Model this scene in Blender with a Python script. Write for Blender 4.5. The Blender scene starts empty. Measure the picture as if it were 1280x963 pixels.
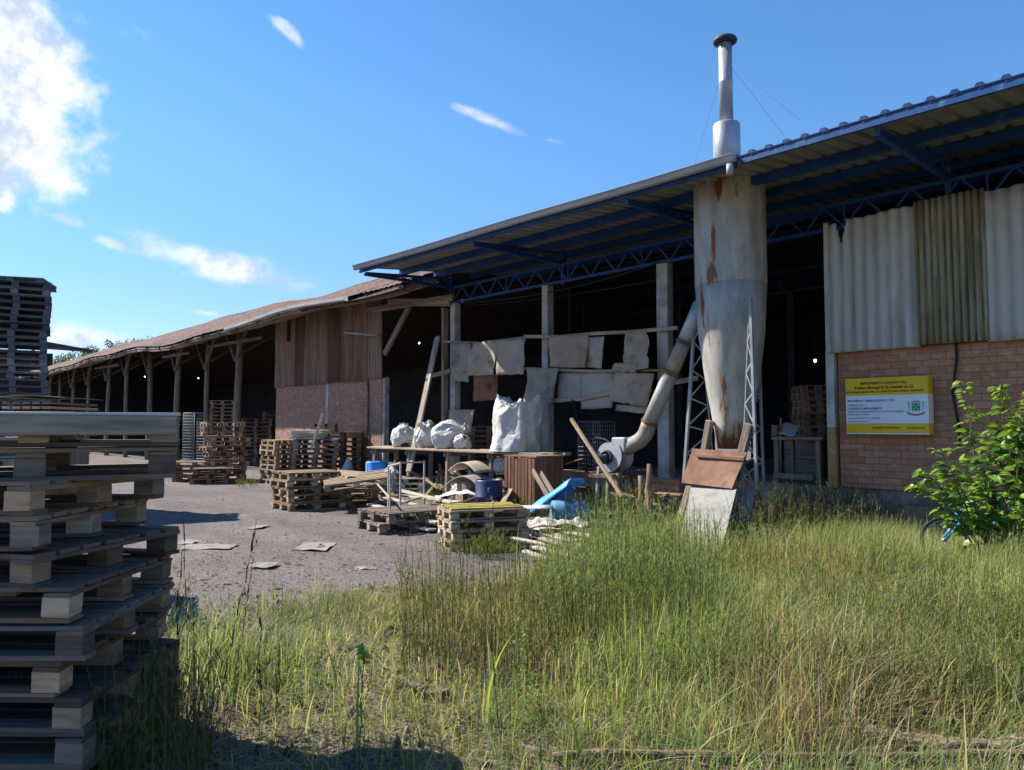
import bpy, math, random
import numpy as np
from mathutils import Vector, Matrix, noise

R = random.Random(11)
rng = np.random.default_rng(5)
S = bpy.context.scene
COL = S.collection
PI = math.pi
rad = math.radians

# ------------------------------------------------------------------ camera frame
# World: X runs along the workshop front (to the right), Y into the building, Z up, metres.
CAM = Vector((0, 0, 1.6)); YAW = rad(47.1); PITCH = rad(3.14); FPX = 940.0
FW2 = Vector((-math.sin(YAW), math.cos(YAW), 0)); RT = Vector((math.cos(YAW), math.sin(YAW), 0))
FWD = FW2 * math.cos(PITCH) + Vector((0, 0, math.sin(PITCH)))
UPV = RT.cross(FWD)
def ray(px, py): return FWD + RT * ((px - 640) / FPX) - UPV * ((py - 481.5) / FPX)
def PY(px, py, y):                       # point of the vertical plane Y = y
    d = ray(px, py); return CAM + d * (y / d.y)
def GR(px, py, z=0.0):                   # point of the level plane Z = z
    d = ray(px, py); return CAM + d * ((z - CAM.z) / d.z)
def DP(px, py, dep):                     # point at a forward distance
    d = ray(px, py); return CAM + d * (dep / (d.x * FW2.x + d.y * FW2.y))
def camxy(r, d): return RT * r + FW2 * d + Vector((0, 0, 0))

# ------------------------------------------------------------------ material helpers
class NT:
    def __init__(self, m):
        m.use_nodes = True; self.t = m.node_tree; self.t.nodes.clear()
    def n(self, typ, **kw):
        x = self.t.nodes.new(typ)
        for k, v in kw.items():
            if k.startswith('i_'): x.inputs[k[2:].replace('_', ' ')].default_value = v
            else: setattr(x, k, v)
        return x
    def l(self, a, b): self.t.links.new(a, b)
    def ramp(self, fac, stops, interp='LINEAR'):
        r = self.n('ShaderNodeValToRGB'); e = r.color_ramp.elements; r.color_ramp.interpolation = interp
        while len(e) > 1: e.remove(e[-1])
        for i, (p, c) in enumerate(stops):
            el = e[0] if i == 0 else e.new(p)
            el.position = p; el.color = (*c, 1) if len(c) == 3 else c
        self.l(fac, r.inputs[0]); return r.outputs[0]
    def mask(self, fac, lo, hi):
        r = self.n('ShaderNodeMapRange', interpolation_type='SMOOTHSTEP')
        r.inputs['From Min'].default_value = lo; r.inputs['From Max'].default_value = hi
        self.l(fac, r.inputs['Value']); return r.outputs[0]
    def mix(self, fac, a, b, mode='MIX'):
        m = self.n('ShaderNodeMix', data_type='RGBA', blend_type=mode)
        for s, v in ((m.inputs[0], fac), (m.inputs[6], a), (m.inputs[7], b)):
            if hasattr(v, 'links'): self.l(v, s)
            elif isinstance(v, (int, float)): s.default_value = v
            else: s.default_value = (*v, 1)
        return m.outputs[2]
    def math(self, op, a, b=0.0, c=None):
        m = self.n('ShaderNodeMath', operation=op)
        for i, v in enumerate((a, b, c)):
            if v is None: continue
            if hasattr(v, 'links'): self.l(v, m.inputs[i])
            else: m.inputs[i].default_value = v
        return m.outputs[0]
    def noise(self, vec, scale=5, detail=5, rough=.6, dist=0.0):
        x = self.n('ShaderNodeTexNoise'); x.inputs['Scale'].default_value = scale
        x.inputs['Detail'].default_value = detail; x.inputs['Roughness'].default_value = rough
        x.inputs['Distortion'].default_value = dist
        self.l(vec, x.inputs['Vector']); return x.outputs['Fac']
    def scaled(self, vec, s):
        m = self.n('ShaderNodeMapping'); m.inputs['Scale'].default_value = s
        self.l(vec, m.inputs['Vector']); return m.outputs[0]
    def coord(self, kind):
        t = self.n('ShaderNodeTexCoord')
        return t.outputs['UV' if kind == 'uv' else 'Object']
    def done(self, color, rough=.8, metal=0.0, bump=None, bstr=.3, bdist=.01, spec=.3):
        b = self.n('ShaderNodeBsdfPrincipled'); o = self.n('ShaderNodeOutputMaterial')
        for s, v in (('Base Color', color), ('Roughness', rough), ('Metallic', metal)):
            if hasattr(v, 'links'): self.l(v, b.inputs[s])
            elif isinstance(v, (int, float)): b.inputs[s].default_value = v
            else: b.inputs[s].default_value = (*v, 1)
        b.inputs['Specular IOR Level'].default_value = spec
        if bump is not None:
            k = self.n('ShaderNodeBump'); k.inputs['Strength'].default_value = bstr; k.inputs['Distance'].default_value = bdist
            self.l(bump, k.inputs['Height']); self.l(k.outputs[0], b.inputs['Normal'])
        self.l(b.outputs[0], o.inputs[0]); return b

MATS = {}
def groove(m, per, x0, col, amt):  # paints the wave valleys darker, standing in for rib shading
    t = NT.__new__(NT); t.t = m.node_tree; b = [n for n in t.t.nodes if n.type == 'BSDF_PRINCIPLED'][0]; src = b.inputs['Base Color'].links[0].from_socket; v = t.coord('obj')
    sp = t.n('ShaderNodeSeparateXYZ'); t.l(v, sp.inputs[0]); w = t.math('SINE', t.math('MULTIPLY', t.math('ADD', sp.outputs['X'], x0), 2 * PI / per))
    k = t.math('ADD', w, t.math('MULTIPLY', t.math('SUBTRACT', t.noise(t.scaled(v, (2, 1, .6)), 2.0, 5), .5), 2.4)); t.l(t.mix(t.math('MULTIPLY', t.mask(k, .15, 1.2), amt), src, col), b.inputs['Base Color'])
def M(name, stops, scale=4, stretch=(1, 1, 1), coord='obj', rough=.85, bump=.25, bdist=.006, metal=0.0, spots=(), tint=False, rnd=0.0, spec=.3, detail=6, lo=.25, hi=.75):
    if name in MATS: return MATS[name]
    m = bpy.data.materials.new(name); t = NT(m)
    v = t.coord(coord)
    if tint or rnd:
        oi = t.n('ShaderNodeObjectInfo')
        add = t.n('ShaderNodeVectorMath', operation='ADD'); cm = t.n('ShaderNodeCombineXYZ')
        k = t.math('MULTIPLY', oi.outputs['Random'], 37.0)
        for i in range(3): t.l(k, cm.inputs[i])
        t.l(v, add.inputs[0]); t.l(cm.outputs[0], add.inputs[1]); v = add.outputs[0]
    f = t.noise(t.scaled(v, stretch), scale, detail)
    f2 = t.mask(f, lo, hi)
    n = len(stops)
    c = t.ramp(f2, [(i / max(1, n - 1), s) for i, s in enumerate(stops)])
    for (sc, ss, st, a, b_, amt) in spots:      # colour, scale, stretch, lo, hi, amount
        g = t.noise(t.scaled(v, st), ss, 5)
        mk = t.math('MULTIPLY', t.mask(g, a, b_), amt)
        c = t.mix(mk, c, sc)
    if tint: c = t.mix(1.0, c, oi.outputs['Color'], 'MULTIPLY')
    if rnd:
        mr = t.n('ShaderNodeMapRange'); mr.inputs['To Min'].default_value = 1 - rnd; mr.inputs['To Max'].default_value = 1 + rnd
        t.l(oi.outputs['Random'], mr.inputs['Value'])
        cc = t.n('ShaderNodeCombineColor')
        for i in range(3): t.l(mr.outputs[0], cc.inputs[i])
        c = t.mix(1.0, c, cc.outputs[0], 'MULTIPLY')
    t.done(c, rough, metal, f, bump, bdist, spec)
    MATS[name] = m; return m

# shade and dirt painted into the valleys of the corrugated sheets so ribs show
G3 = lambda a: (a, a, a)
# wood in metres of board, grain along U; the object's colour is its tint
wood = M('weathered_wood', [(.2, .185, .165), (.33, .31, .275), (.45, .42, .37)], 1.0, (2.6, 24, 1), 'uv', .85, .35, .003, lo=.2, hi=.8,
         spots=[((.1, .085, .07), 1.0, (3.2, 7, 1), .56, .74, .7), ((.55, .5, .43), 1.0, (2, 6, 1), .6, .75, .45), ((.07, .06, .05), 1.0, (30, 160, 1), .66, .74, .5)], tint=True, rnd=.2)
timber = M('rough_timber', [(.11, .085, .065), (.2, .16, .125), (.32, .265, .21)], 1.0, (1.2, 26, 1), 'uv', .9, .4, .004,
           spots=[((.05, .04, .035), 1.0, (1.5, 5, 1), .58, .72, .6)], tint=True, rnd=.15)
concrete = M('old_concrete', [(.22, .21, .19), (.36, .345, .315), (.46, .44, .4)], 3.2, spots=[((.13, .12, .1), 1.1, (2.5, 2.5, .5), .55, .72, .7), ((.5, .47, .42), 6, (1, 1, 1), .62, .7, .5)], bump=.3)
darkwall = M('shade_dark_wall', [(.025, .025, .03), (.055, .052, .058)], 1.2, bump=.2)  # near-black colour stands in for the deep interior shade
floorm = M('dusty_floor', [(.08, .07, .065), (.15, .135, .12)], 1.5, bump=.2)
bluesteel = M('blue_steel_paint', [(.008, .038, .15), (.014, .06, .22)], 3, rough=.5, bump=.05, spots=[((.1, .2, .32), 5, (1, 1, 1), .62, .75, .5), ((.12, .06, .03), 7, (1, 1, 1), .68, .76, .6)])
fasciablue = M('faded_blue_fascia', [(.004, .04, .16), (.01, .075, .22)], 2, (3, 1, 1), rough=.5, bump=.05, spots=[((.06, .17, .22), 2.5, (2.5, 1, 1), .56, .66, .7)])
roofblue = M('blue_roof_paint', [(.008, .025, .1), (.015, .045, .16)], 2, rough=.45, bump=.05)
sheetunder = M('galvanised_underside', [(.16, .165, .155), (.24, .24, .22)], 1.3, (3, .5, 1), rough=.55, bump=.06, spots=[((.2, .18, .14), 3, (4, .4, 1), .56, .72, .6)])
galv = M('galvanised_steel', [(.32, .33, .335), (.45, .46, .46)], 3, rough=.42, metal=.35, bump=.05, spots=[((.34, .33, .3), 6, (1, 1, .4), .58, .7, .5)])
gutterm = M('painted_gutter', [(.26, .26, .26), (.36, .36, .35)], 2, (.6, 2, 2), rough=.55, bump=.06, spots=[((.2, .19, .17), 3, (.8, 1, 1), .58, .72, .6)])
rust = M('rusty_plate', [(.14, .07, .045), (.21, .11, .075), (.27, .15, .11)], 3, rough=.9, bump=.06, spots=[((.09, .045, .03), 5, (1, 1, 1), .55, .7, .6), ((.42, .33, .26), 4, (1, 1, 1), .62, .74, .4)])
rustdark = M('dark_rusted_iron', [(.05, .03, .022), (.13, .075, .05), (.22, .14, .1)], 8, rough=.9, bump=.3)
hardboard = M('warped_hardboard', [(.27, .24, .2), (.4, .36, .31)], 1.6, rough=.85, bump=.12, spots=[((.14, .11, .09), 2.2, (1, 1, 1), .54, .7, .6), ((.4, .36, .32), 3, (1, 1, .6), .6, .72, .5), ((.12, .07, .045), 1.1, (1, 1, 2), .6, .7, .6)], tint=True, rnd=.08)
plasticwhite = M('woven_plastic', [(.42, .405, .38), (.54, .53, .51)], 9, rough=.6, bump=.5, bdist=.03, spots=[((.36, .31, .24), 2.4, (1, 1, 1), .55, .72, .55)])
plasticblue = M('blue_drum_plastic', [(.015, .16, .5), (.03, .24, .62)], 4, rough=.45, bump=.05, spots=[((.34, .33, .29), 4, (1, 1, 2), .58, .68, .6)], tint=True, spec=.5)
greypaint = M('grey_cast_metal', [(.28, .3, .31), (.4, .42, .42)], 4, rough=.55, bump=.1, spots=[((.25, .16, .1), 5, (1, 1, 1), .6, .7, .7), ((.12, .12, .12), 3, (1, 1, 1), .62, .74, .5)])
darkiron = M('dark_machine_iron', [(.025, .028, .035), (.07, .07, .08)], 6, rough=.6, bump=.15)
rubber = M('black_rubber', [(.015, .015, .016), (.03, .03, .03)], 20, rough=.8, bump=.1)
cement = M('fibre_cement_sheet', [(.36, .355, .33), (.46, .45, .42), (.54, .53, .5)], 1.6, (1, 1, .35), rough=.9, bump=.15,
           spots=[((.24, .22, .17), 1.5, (3, 1, .35), .54, .7, .55), ((.17, .12, .08), 9, (1, 1, 1), .68, .73, .8)])
mossy = M('algae_stained_sheet', [(.17, .145, .085), (.27, .235, .15), (.36, .33, .25)], 2, (2.5, 1, .25), rough=.9, bump=.15,
          spots=[((.1, .09, .045), 2.5, (5, 1, .25), .5, .68, .7), ((.5, .48, .42), 3, (4, 1, .3), .62, .72, .5)])
brownsheet = M('brown_stained_sheet', [(.15, .1, .075), (.24, .17, .125), (.31, .23, .175)], 1.5, (2, 1, .3), rough=.9, bump=.12,
               spots=[((.11, .075, .055), 1.6, (4, 1, .3), .54, .7, .6)], tint=True)
tile = M('clay_roof_tile', [(.09, .055, .045), (.16, .09, .07), (.24, .15, .12)], 5, (1, 1, 1), rough=.9, bump=.4, bdist=.02,
         spots=[((.07, .055, .05), 1.2, (1, 1, 1), .5, .68, .7), ((.27, .24, .21), 3, (1, 1, 1), .6, .72, .5), ((.1, .08, .05), 9, (1, 1, 1), .58, .7, .6)])
cardboard = M('sodden_cardboard', [(.2, .17, .14), (.31, .27, .23)], 5, rough=.95, bump=.2)
bark = M('plant_stem', [(.09, .065, .035), (.17, .13, .07)], 10, rough=.9, bump=.2)
chalk = M('white_paint', [(.5, .5, .48), (.58, .58, .57)], 6, rough=.5, bump=.03)
signyellow = M('sign_yellow', [(.66, .43, .012), (.72, .48, .02)], 3, rough=.5, bump=0, spots=[((.55, .36, .03), 2, (1, 1, 1), .6, .7, .3)])
signwhite = M('sign_white', [(.66, .72, .78), (.72, .77, .82)], 3, rough=.45, bump=0)
inkdark = M('sign_ink', [(.09, .06, .01), (.1, .07, .02)], 3, bump=0)
inkblue = M('sign_blue_ink', [(.1, .16, .26), (.12, .18, .3)], 3, bump=0)
crestgreen = M('crest_green', [(.01, .25, .1), (.015, .3, .12)], 3, bump=0)
crestred = M('crest_red', [(.35, .08, .1), (.4, .1, .12)], 3, bump=0)
crestgrey = M('crest_grey', [(.3, .38, .45), (.35, .42, .5)], 3, bump=0)
bikeblue = M('bicycle_blue', [(.03, .24, .5), (.05, .32, .6)], 5, rough=.35, bump=.02, spec=.5)
glassy = M('cloudy_plastic_sheet', [(.55, .6, .58), (.7, .74, .72)], 4, rough=.4, bump=.3, bdist=.02)

groove(cement, .177, -3.0, (.2, .18, .14), .45); groove(mossy, .09, -3.0, (.07, .06, .035), .85); groove(brownsheet, .15, -30.0, (.07, .05, .038), .8)
def brick(name, c1, c2, mortar, dirt):
    m = bpy.data.materials.new(name); t = NT(m); v = t.coord('obj')
    sp = t.n('ShaderNodeSeparateXYZ'); cb = t.n('ShaderNodeCombineXYZ'); t.l(v, sp.inputs[0])
    wob = t.noise(v, 3, 3)
    t.l(sp.outputs['X'], cb.inputs[0]); t.l(t.math('ADD', sp.outputs['Z'], t.math('MULTIPLY', wob, .012)), cb.inputs[1])
    t.l(t.math('MULTIPLY', sp.outputs['Y'], .0), cb.inputs[2])
    b = t.n('ShaderNodeTexBrick'); t.l(cb.outputs[0], b.inputs['Vector'])
    for k, val in (('Scale', 1.0), ('Brick Width', .215), ('Row Height', .103), ('Mortar Size', .006), ('Mortar Smooth', .3), ('Bias', -.1)): b.inputs[k].default_value = val
    b.inputs['Color1'].default_value = (*c1, 1); b.inputs['Color2'].default_value = (*c2, 1); b.inputs['Mortar'].default_value = (*mortar, 1)
    fine = t.noise(v, 30, 4); big = t.noise(v, 1.1, 5)
    c = t.mix(t.math('MULTIPLY', t.mask(fine, .35, .75), .35), b.outputs['Color'], tuple(x * .6 for x in c1))
    c = t.mix(t.math('MULTIPLY', t.mask(big, .48, .7), .6), c, dirt)
    cell = t.noise(t.scaled(v, (4.6, 1, 9.7)), 1.0, 1)
    c = t.mix(t.math('MULTIPLY', t.mask(cell, .58, .68), .45), c, (.5, .34, .27))
    h = t.math('SUBTRACT', t.math('MULTIPLY', fine, .3), b.outputs['Fac'])
    t.done(c, .9, 0, h, .6, .008); MATS[name] = m; return m
brick_right = brick('orange_hollow_brick', (.4, .17, .095), (.5, .27, .165), (.17, .135, .112), (.22, .15, .12))
brick_left = brick('pink_hollow_brick', (.28, .15, .095), (.36, .205, .135), (.33, .27, .22), (.27, .185, .14))

def cyclone_mat():
    m = bpy.data.materials.new('rust_streaked_white_paint'); t = NT(m); v = t.coord('obj')
    a = t.noise(t.scaled(v, (1, 1, .3)), 4, 6); c = t.ramp(t.mask(a, .3, .7), [(0, (.26, .25, .22)), (.5, (.36, .345, .305)), (1, (.44, .425, .38))])
    s = t.noise(t.scaled(v, (9, 9, .35)), 1.0, 6, .65)
    c = t.mix(t.math('MULTIPLY', t.mask(s, .54, .66), .4), c, (.24, .21, .16))
    sp = t.n('ShaderNodeSeparateXYZ'); t.l(v, sp.inputs[0])
    rk = t.noise(t.scaled(v, (6, 6, 1.3)), 1.6, 8, .75)
    # rust runs down from the rim, one large run on the front, and rust where the cone ends
    def near(pt, sx, sy, sz):
        d = t.n('ShaderNodeVectorMath', operation='SUBTRACT'); t.l(v, d.inputs[0]); d.inputs[1].default_value = pt
        k = t.n('ShaderNodeVectorMath', operation='MULTIPLY'); t.l(d.outputs[0], k.inputs[0]); k.inputs[1].default_value = (1 / sx, 1 / sy, 1 / sz)
        ln = t.n('ShaderNodeVectorMath', operation='LENGTH'); t.l(k.outputs[0], ln.inputs[0])
        return t.math('SUBTRACT', 1.0, ln.outputs['Value'])
    tot = None
    for pt, sx, sy, sz, w in CYC_RUST:
        q = t.math('MULTIPLY', t.math('MAXIMUM', near(pt, sx, sy, sz), 0.0), w)
        tot = q if tot is None else t.math('MAXIMUM', tot, q)
    val = t.math('ADD', t.math('MULTIPLY', tot, .46), t.math('ADD', t.math('MULTIPLY', t.math('SUBTRACT', rk, .5), 1.7), t.math('MULTIPLY_ADD', t.noise(t.scaled(v, (16, 16, 1.6)), 1.0, 6, .7), .9, .03)))
    c = t.mix(t.math('MULTIPLY', t.mask(val, .66, .78), .75), c, (.33, .17, .07))
    c = t.mix(t.math('MULTIPLY', t.mask(val, .78, .92), .9), c, (.15, .055, .025))
    t.done(c, .55, 0, a, .12, .01); MATS['cyc'] = m; return m

def leafmat(name, trans=.45, rough=.55, wet=.25):
    m = bpy.data.materials.new(name); t = NT(m)
    a = t.n('ShaderNodeAttribute', attribute_name='Col')
    d = t.n('ShaderNodeBsdfPrincipled'); d.inputs['Roughness'].default_value = rough; d.inputs['Specular IOR Level'].default_value = wet
    t.l(a.outputs['Color'], d.inputs['Base Color'])
    tr = t.n('ShaderNodeBsdfTranslucent'); t.l(t.mix(1.0, a.outputs['Color'], (1.25, 1.3, .7), 'MULTIPLY'), tr.inputs[0])
    x = t.n('ShaderNodeMixShader'); x.inputs[0].default_value = trans
    o = t.n('ShaderNodeOutputMaterial'); t.l(d.outputs[0], x.inputs[1]); t.l(tr.outputs[0], x.inputs[2]); t.l(x.outputs[0], o.inputs[0])
    MATS[name] = m; return m
grassm = leafmat('grass_blades', .5); leafm = leafmat('broad_leaves', .4, .4, .4)

def emit(name, col, s):
    m = bpy.data.materials.new(name); t = NT(m); e = t.n('ShaderNodeEmission'); e.inputs[0].default_value = (*col, 1); e.inputs[1].default_value = s
    o = t.n('ShaderNodeOutputMaterial'); t.l(e.outputs[0], o.inputs[0]); return m
lampglow = emit('lit_lamp', (.85, .92, 1), 6)

# ------------------------------------------------------------------ mesh builder
class MB:
    def __init__(s): s.v = []; s.f = []; s.uv = []; s.sm = []; s.mi = []; s.cur = 0
    def face(s, idx, uvs, smooth=False): s.f.append(idx); s.uv.append(uvs); s.sm.append(smooth); s.mi.append(s.cur)
    def box(s, c, size, rot=None, ch=.003, jit=0.0):
        h = [x / 2 for x in size]; c = Vector(c); ch = min(ch, min(h) * .45)
        pts = {}; base = len(s.v); off = (R.uniform(0, 50), R.uniform(0, 50))
        jj = {k: Vector((R.uniform(-1, 1), R.uniform(-1, 1), R.uniform(-1, 1))) * jit for k in [(i, j, k) for i in (-1, 1) for j in (-1, 1) for k in (-1, 1)]} if jit else None
        loc = []
        for a in range(3):
            b_, c_ = (a + 1) % 3, (a + 2) % 3
            for sg in (-1, 1):
                for sb in (-1, 1):
                    for sc in (-1, 1):
                        p = [0, 0, 0]; p[a] = sg * h[a]; p[b_] = sb * (h[b_] - ch); p[c_] = sc * (h[c_] - ch)
                        key = [0, 0, 0]; key[a] = sg; key[b_] = sb; key[c_] = sc
                        pts[(a, tuple(key))] = len(loc); q = Vector(p)
                        if jj: q = q + jj[tuple(key)]
                        loc.append(q)
        for q in loc: s.v.append(c + (rot @ q if rot else q))
        la = max(range(3), key=lambda i: size[i])
        def add(idx, ax):
            ps = [loc[i] for i in idx]; n = (ps[1] - ps[0]).cross(ps[2] - ps[0]); ce = sum(ps, Vector()) / len(ps)
            if n.dot(ce) < 0: idx = idx[::-1]; ps = ps[::-1]
            o = [i for i in range(3) if i != ax]
            if la in o: u, w = la, [i for i in o if i != la][0]
            else: u, w = o
            s.face([base + i for i in idx], [(p[u] + off[0], p[w] + off[1] + ax * .37) for p in ps])
        for a in range(3):
            b_, c_ = (a + 1) % 3, (a + 2) % 3
            for sg in (-1, 1):
                k = []
                for sb, sc in ((-1, -1), (1, -1), (1, 1), (-1, 1)):
                    key = [0, 0, 0]; key[a] = sg; key[b_] = sb; key[c_] = sc; k.append(pts[(a, tuple(key))])
                add(k, a)
            for sb in (-1, 1):
                for sc in (-1, 1):
                    k1 = [0, 0, 0]; k1[b_] = sb; k1[c_] = sc; k2 = list(k1); k1[a] = -1; k2[a] = 1
                    add([pts[(b_, tuple(k1))], pts[(b_, tuple(k2))], pts[(c_, tuple(k2))], pts[(c_, tuple(k1))]], c_)
        for i in (-1, 1):
            for j in (-1, 1):
                for k in (-1, 1): add([pts[(0, (i, j, k))], pts[(1, (i, j, k))], pts[(2, (i, j, k))]], 0)
    def bar(s, p0, p1, w, h, ch=.003, jit=0.0, up=(0, 0, 1)):      # w across, h along `up`
        p0 = Vector(p0); p1 = Vector(p1); x = (p1 - p0); L = x.length; x.normalize()
        u = Vector(up)
        if abs(x.dot(u)) > .98: u = Vector((0, 1, 0))
        y = u.cross(x).normalized(); z = x.cross(y)
        s.box((p0 + p1) / 2, (L, w, h), Matrix((x, y, z)).transposed(), ch, jit)
    def tube(s, pts, r, n=8, caps=True, smooth=True):
        pts = [Vector(p) for p in pts]; m = len(pts); rs = r if isinstance(r, (list, tuple)) else [r] * m
        base = len(s.v); acc = 0; off = R.uniform(0, 50); prev = None; ls = []
        for i, p in enumerate(pts):
            d = (pts[min(i + 1, m - 1)] - pts[max(i - 1, 0)]).normalized()
            if prev is None: a = d.orthogonal().normalized()
            else: a = (prev - d * prev.dot(d)).normalized()
            prev = a; b = d.cross(a)
            if i: acc += (p - pts[i - 1]).length
            ls.append(acc)
            for k in range(n):
                t = 2 * PI * k / n; s.v.append(p + (a * math.cos(t) + b * math.sin(t)) * rs[i])
        for i in range(m - 1):
            for k in range(n):
                k2 = (k + 1) % n
                s.face([base + i * n + k, base + i * n + k2, base + (i + 1) * n + k2, base + (i + 1) * n + k],
                       [(ls[i] + off, k * .05), (ls[i] + off, (k + 1) * .05), (ls[i + 1] + off, (k + 1) * .05), (ls[i + 1] + off, k * .05)], smooth)
        if caps:
            s.face([base + k for k in range(n)][::-1], [(0, 0)] * n); s.face([base + (m - 1) * n + k for k in range(n)], [(0, 0)] * n)
    def lathe(s, prof, c, n=32, axis=None, caps=True, fn=None):
        c = Vector(c); base = len(s.v); m = len(prof)
        for r, z in prof:
            for k in range(n):
                t = 2 * PI * k / n; q = Vector((r * math.cos(t), r * math.sin(t), z))
                if fn: q = fn(q)
                s.v.append(c + (axis @ q if axis else q))
        for i in range(m - 1):
            for k in range(n):
                k2 = (k + 1) % n; s.face([base + i * n + k, base + i * n + k2, base + (i + 1) * n + k2, base + (i + 1) * n + k], [(k * .1, prof[i][1]), (k * .1 + .1, prof[i][1]), (k * .1 + .1, prof[i + 1][1]), (k * .1, prof[i + 1][1])], True)
        if caps:
            s.face([base + k for k in range(n)][::-1], [(0, 0)] * n); s.face([base + (m - 1) * n + k for k in range(n)], [(0, 0)] * n)
    def grid(s, fn, nu, nv, smooth=True, flip=False, skip=None):
        base = len(s.v)
        for i in range(nu + 1):
            for j in range(nv + 1): s.v.append(Vector(fn(i / nu, j / nv)))
        for i in range(nu):
            for j in range(nv):
                if skip and skip((i + .5) / nu, (j + .5) / nv): continue
                a = base + i * (nv + 1) + j; q = [a, a + nv + 1, a + nv + 2, a + 1]
                uv = [(i / nu, j / nv), ((i + 1) / nu, j / nv), ((i + 1) / nu, (j + 1) / nv), (i / nu, (j + 1) / nv)]
                if flip: q.reverse(); uv.reverse()
                s.face(q, uv, smooth)
    def mesh(s, name, mats, org=Vector()):
        me = bpy.data.meshes.new(name)
        me.from_pydata([tuple(p - org) for p in s.v], [], s.f)
        ul = me.uv_layers.new(name='UVMap'); flat = [x for u in s.uv for p in u for x in p]
        ul.data.foreach_set('uv', flat); me.polygons.foreach_set('use_smooth', s.sm)
        for m in (mats if isinstance(mats, (list, tuple)) else [mats]): me.materials.append(m)
        me.polygons.foreach_set('material_index', s.mi); me.update(); return me

def tag(o, label=None, cat=None, group=None, kind=None):
    if label: o['label'] = label
    if cat: o['category'] = cat
    if group: o['group'] = group
    if kind: o['kind'] = kind
    return o
def link(name, me, parent=None, loc=(0, 0, 0), color=None):
    o = bpy.data.objects.new(name, me); COL.objects.link(o); o.location = loc
    if parent: o.parent = parent
    if color: o.color = (*color, 1)
    return o
def empty(name, loc, label, cat, group=None, kind=None, rz=0.0):
    o = bpy.data.objects.new(name, None); COL.objects.link(o); o.location = loc; o.rotation_euler = (0, 0, rz); o.empty_display_size = .1
    return tag(o, label, cat, group, kind)
def top_of(o):
    while o.parent: o = o.parent
    return o
def part(name, mb, mat, parent, color=None, label=None):
    org = Vector(top_of(parent).location)
    o = link(name, mb.mesh(name, mat, org), parent, (0, 0, 0), color)
    if label: o['label'] = label
    return o
def solo(name, mb, mat, label, cat, group=None, kind=None, color=None):      # a thing that is one mesh
    lo = Vector((min(p.x for p in mb.v), min(p.y for p in mb.v), min(p.z for p in mb.v))); hi = Vector((max(p.x for p in mb.v), max(p.y for p in mb.v), 0))
    org = Vector(((lo.x + hi.x) / 2, (lo.y + hi.y) / 2, lo.z))
    return tag(link(name, mb.mesh(name, mat, org), None, org, color), label, cat, group, kind)
def solid(o, th):
    m = o.modifiers.new('thickness', 'SOLIDIFY'); m.thickness = th; m.offset = 0; return o
ORD = ['topmost', 'second', 'third', 'fourth', 'fifth', 'sixth', 'seventh', 'eighth', 'ninth', 'tenth', 'eleventh', 'twelfth', 'thirteenth', 'fourteenth', 'fifteenth', 'sixteenth', 'seventeenth', 'eighteenth', 'nineteenth', 'twentieth'] + ['twenty-' + x for x in ('first', 'second', 'third', 'fourth', 'fifth', 'sixth', 'seventh', 'eighth', 'ninth')] + ['thirtieth'] + ['thirty-' + x for x in ('first', 'second', 'third', 'fourth', 'fifth')]
def tri(v, a, b): return a + (b - a) * v
def interp(x, pts):
    if x <= pts[0][0]: return pts[0][1]
    for (a, b), (c, d) in zip(pts, pts[1:]):
        if x <= c: return b + (d - b) * (x - a) / (c - a)
    return pts[-1][1]

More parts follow.
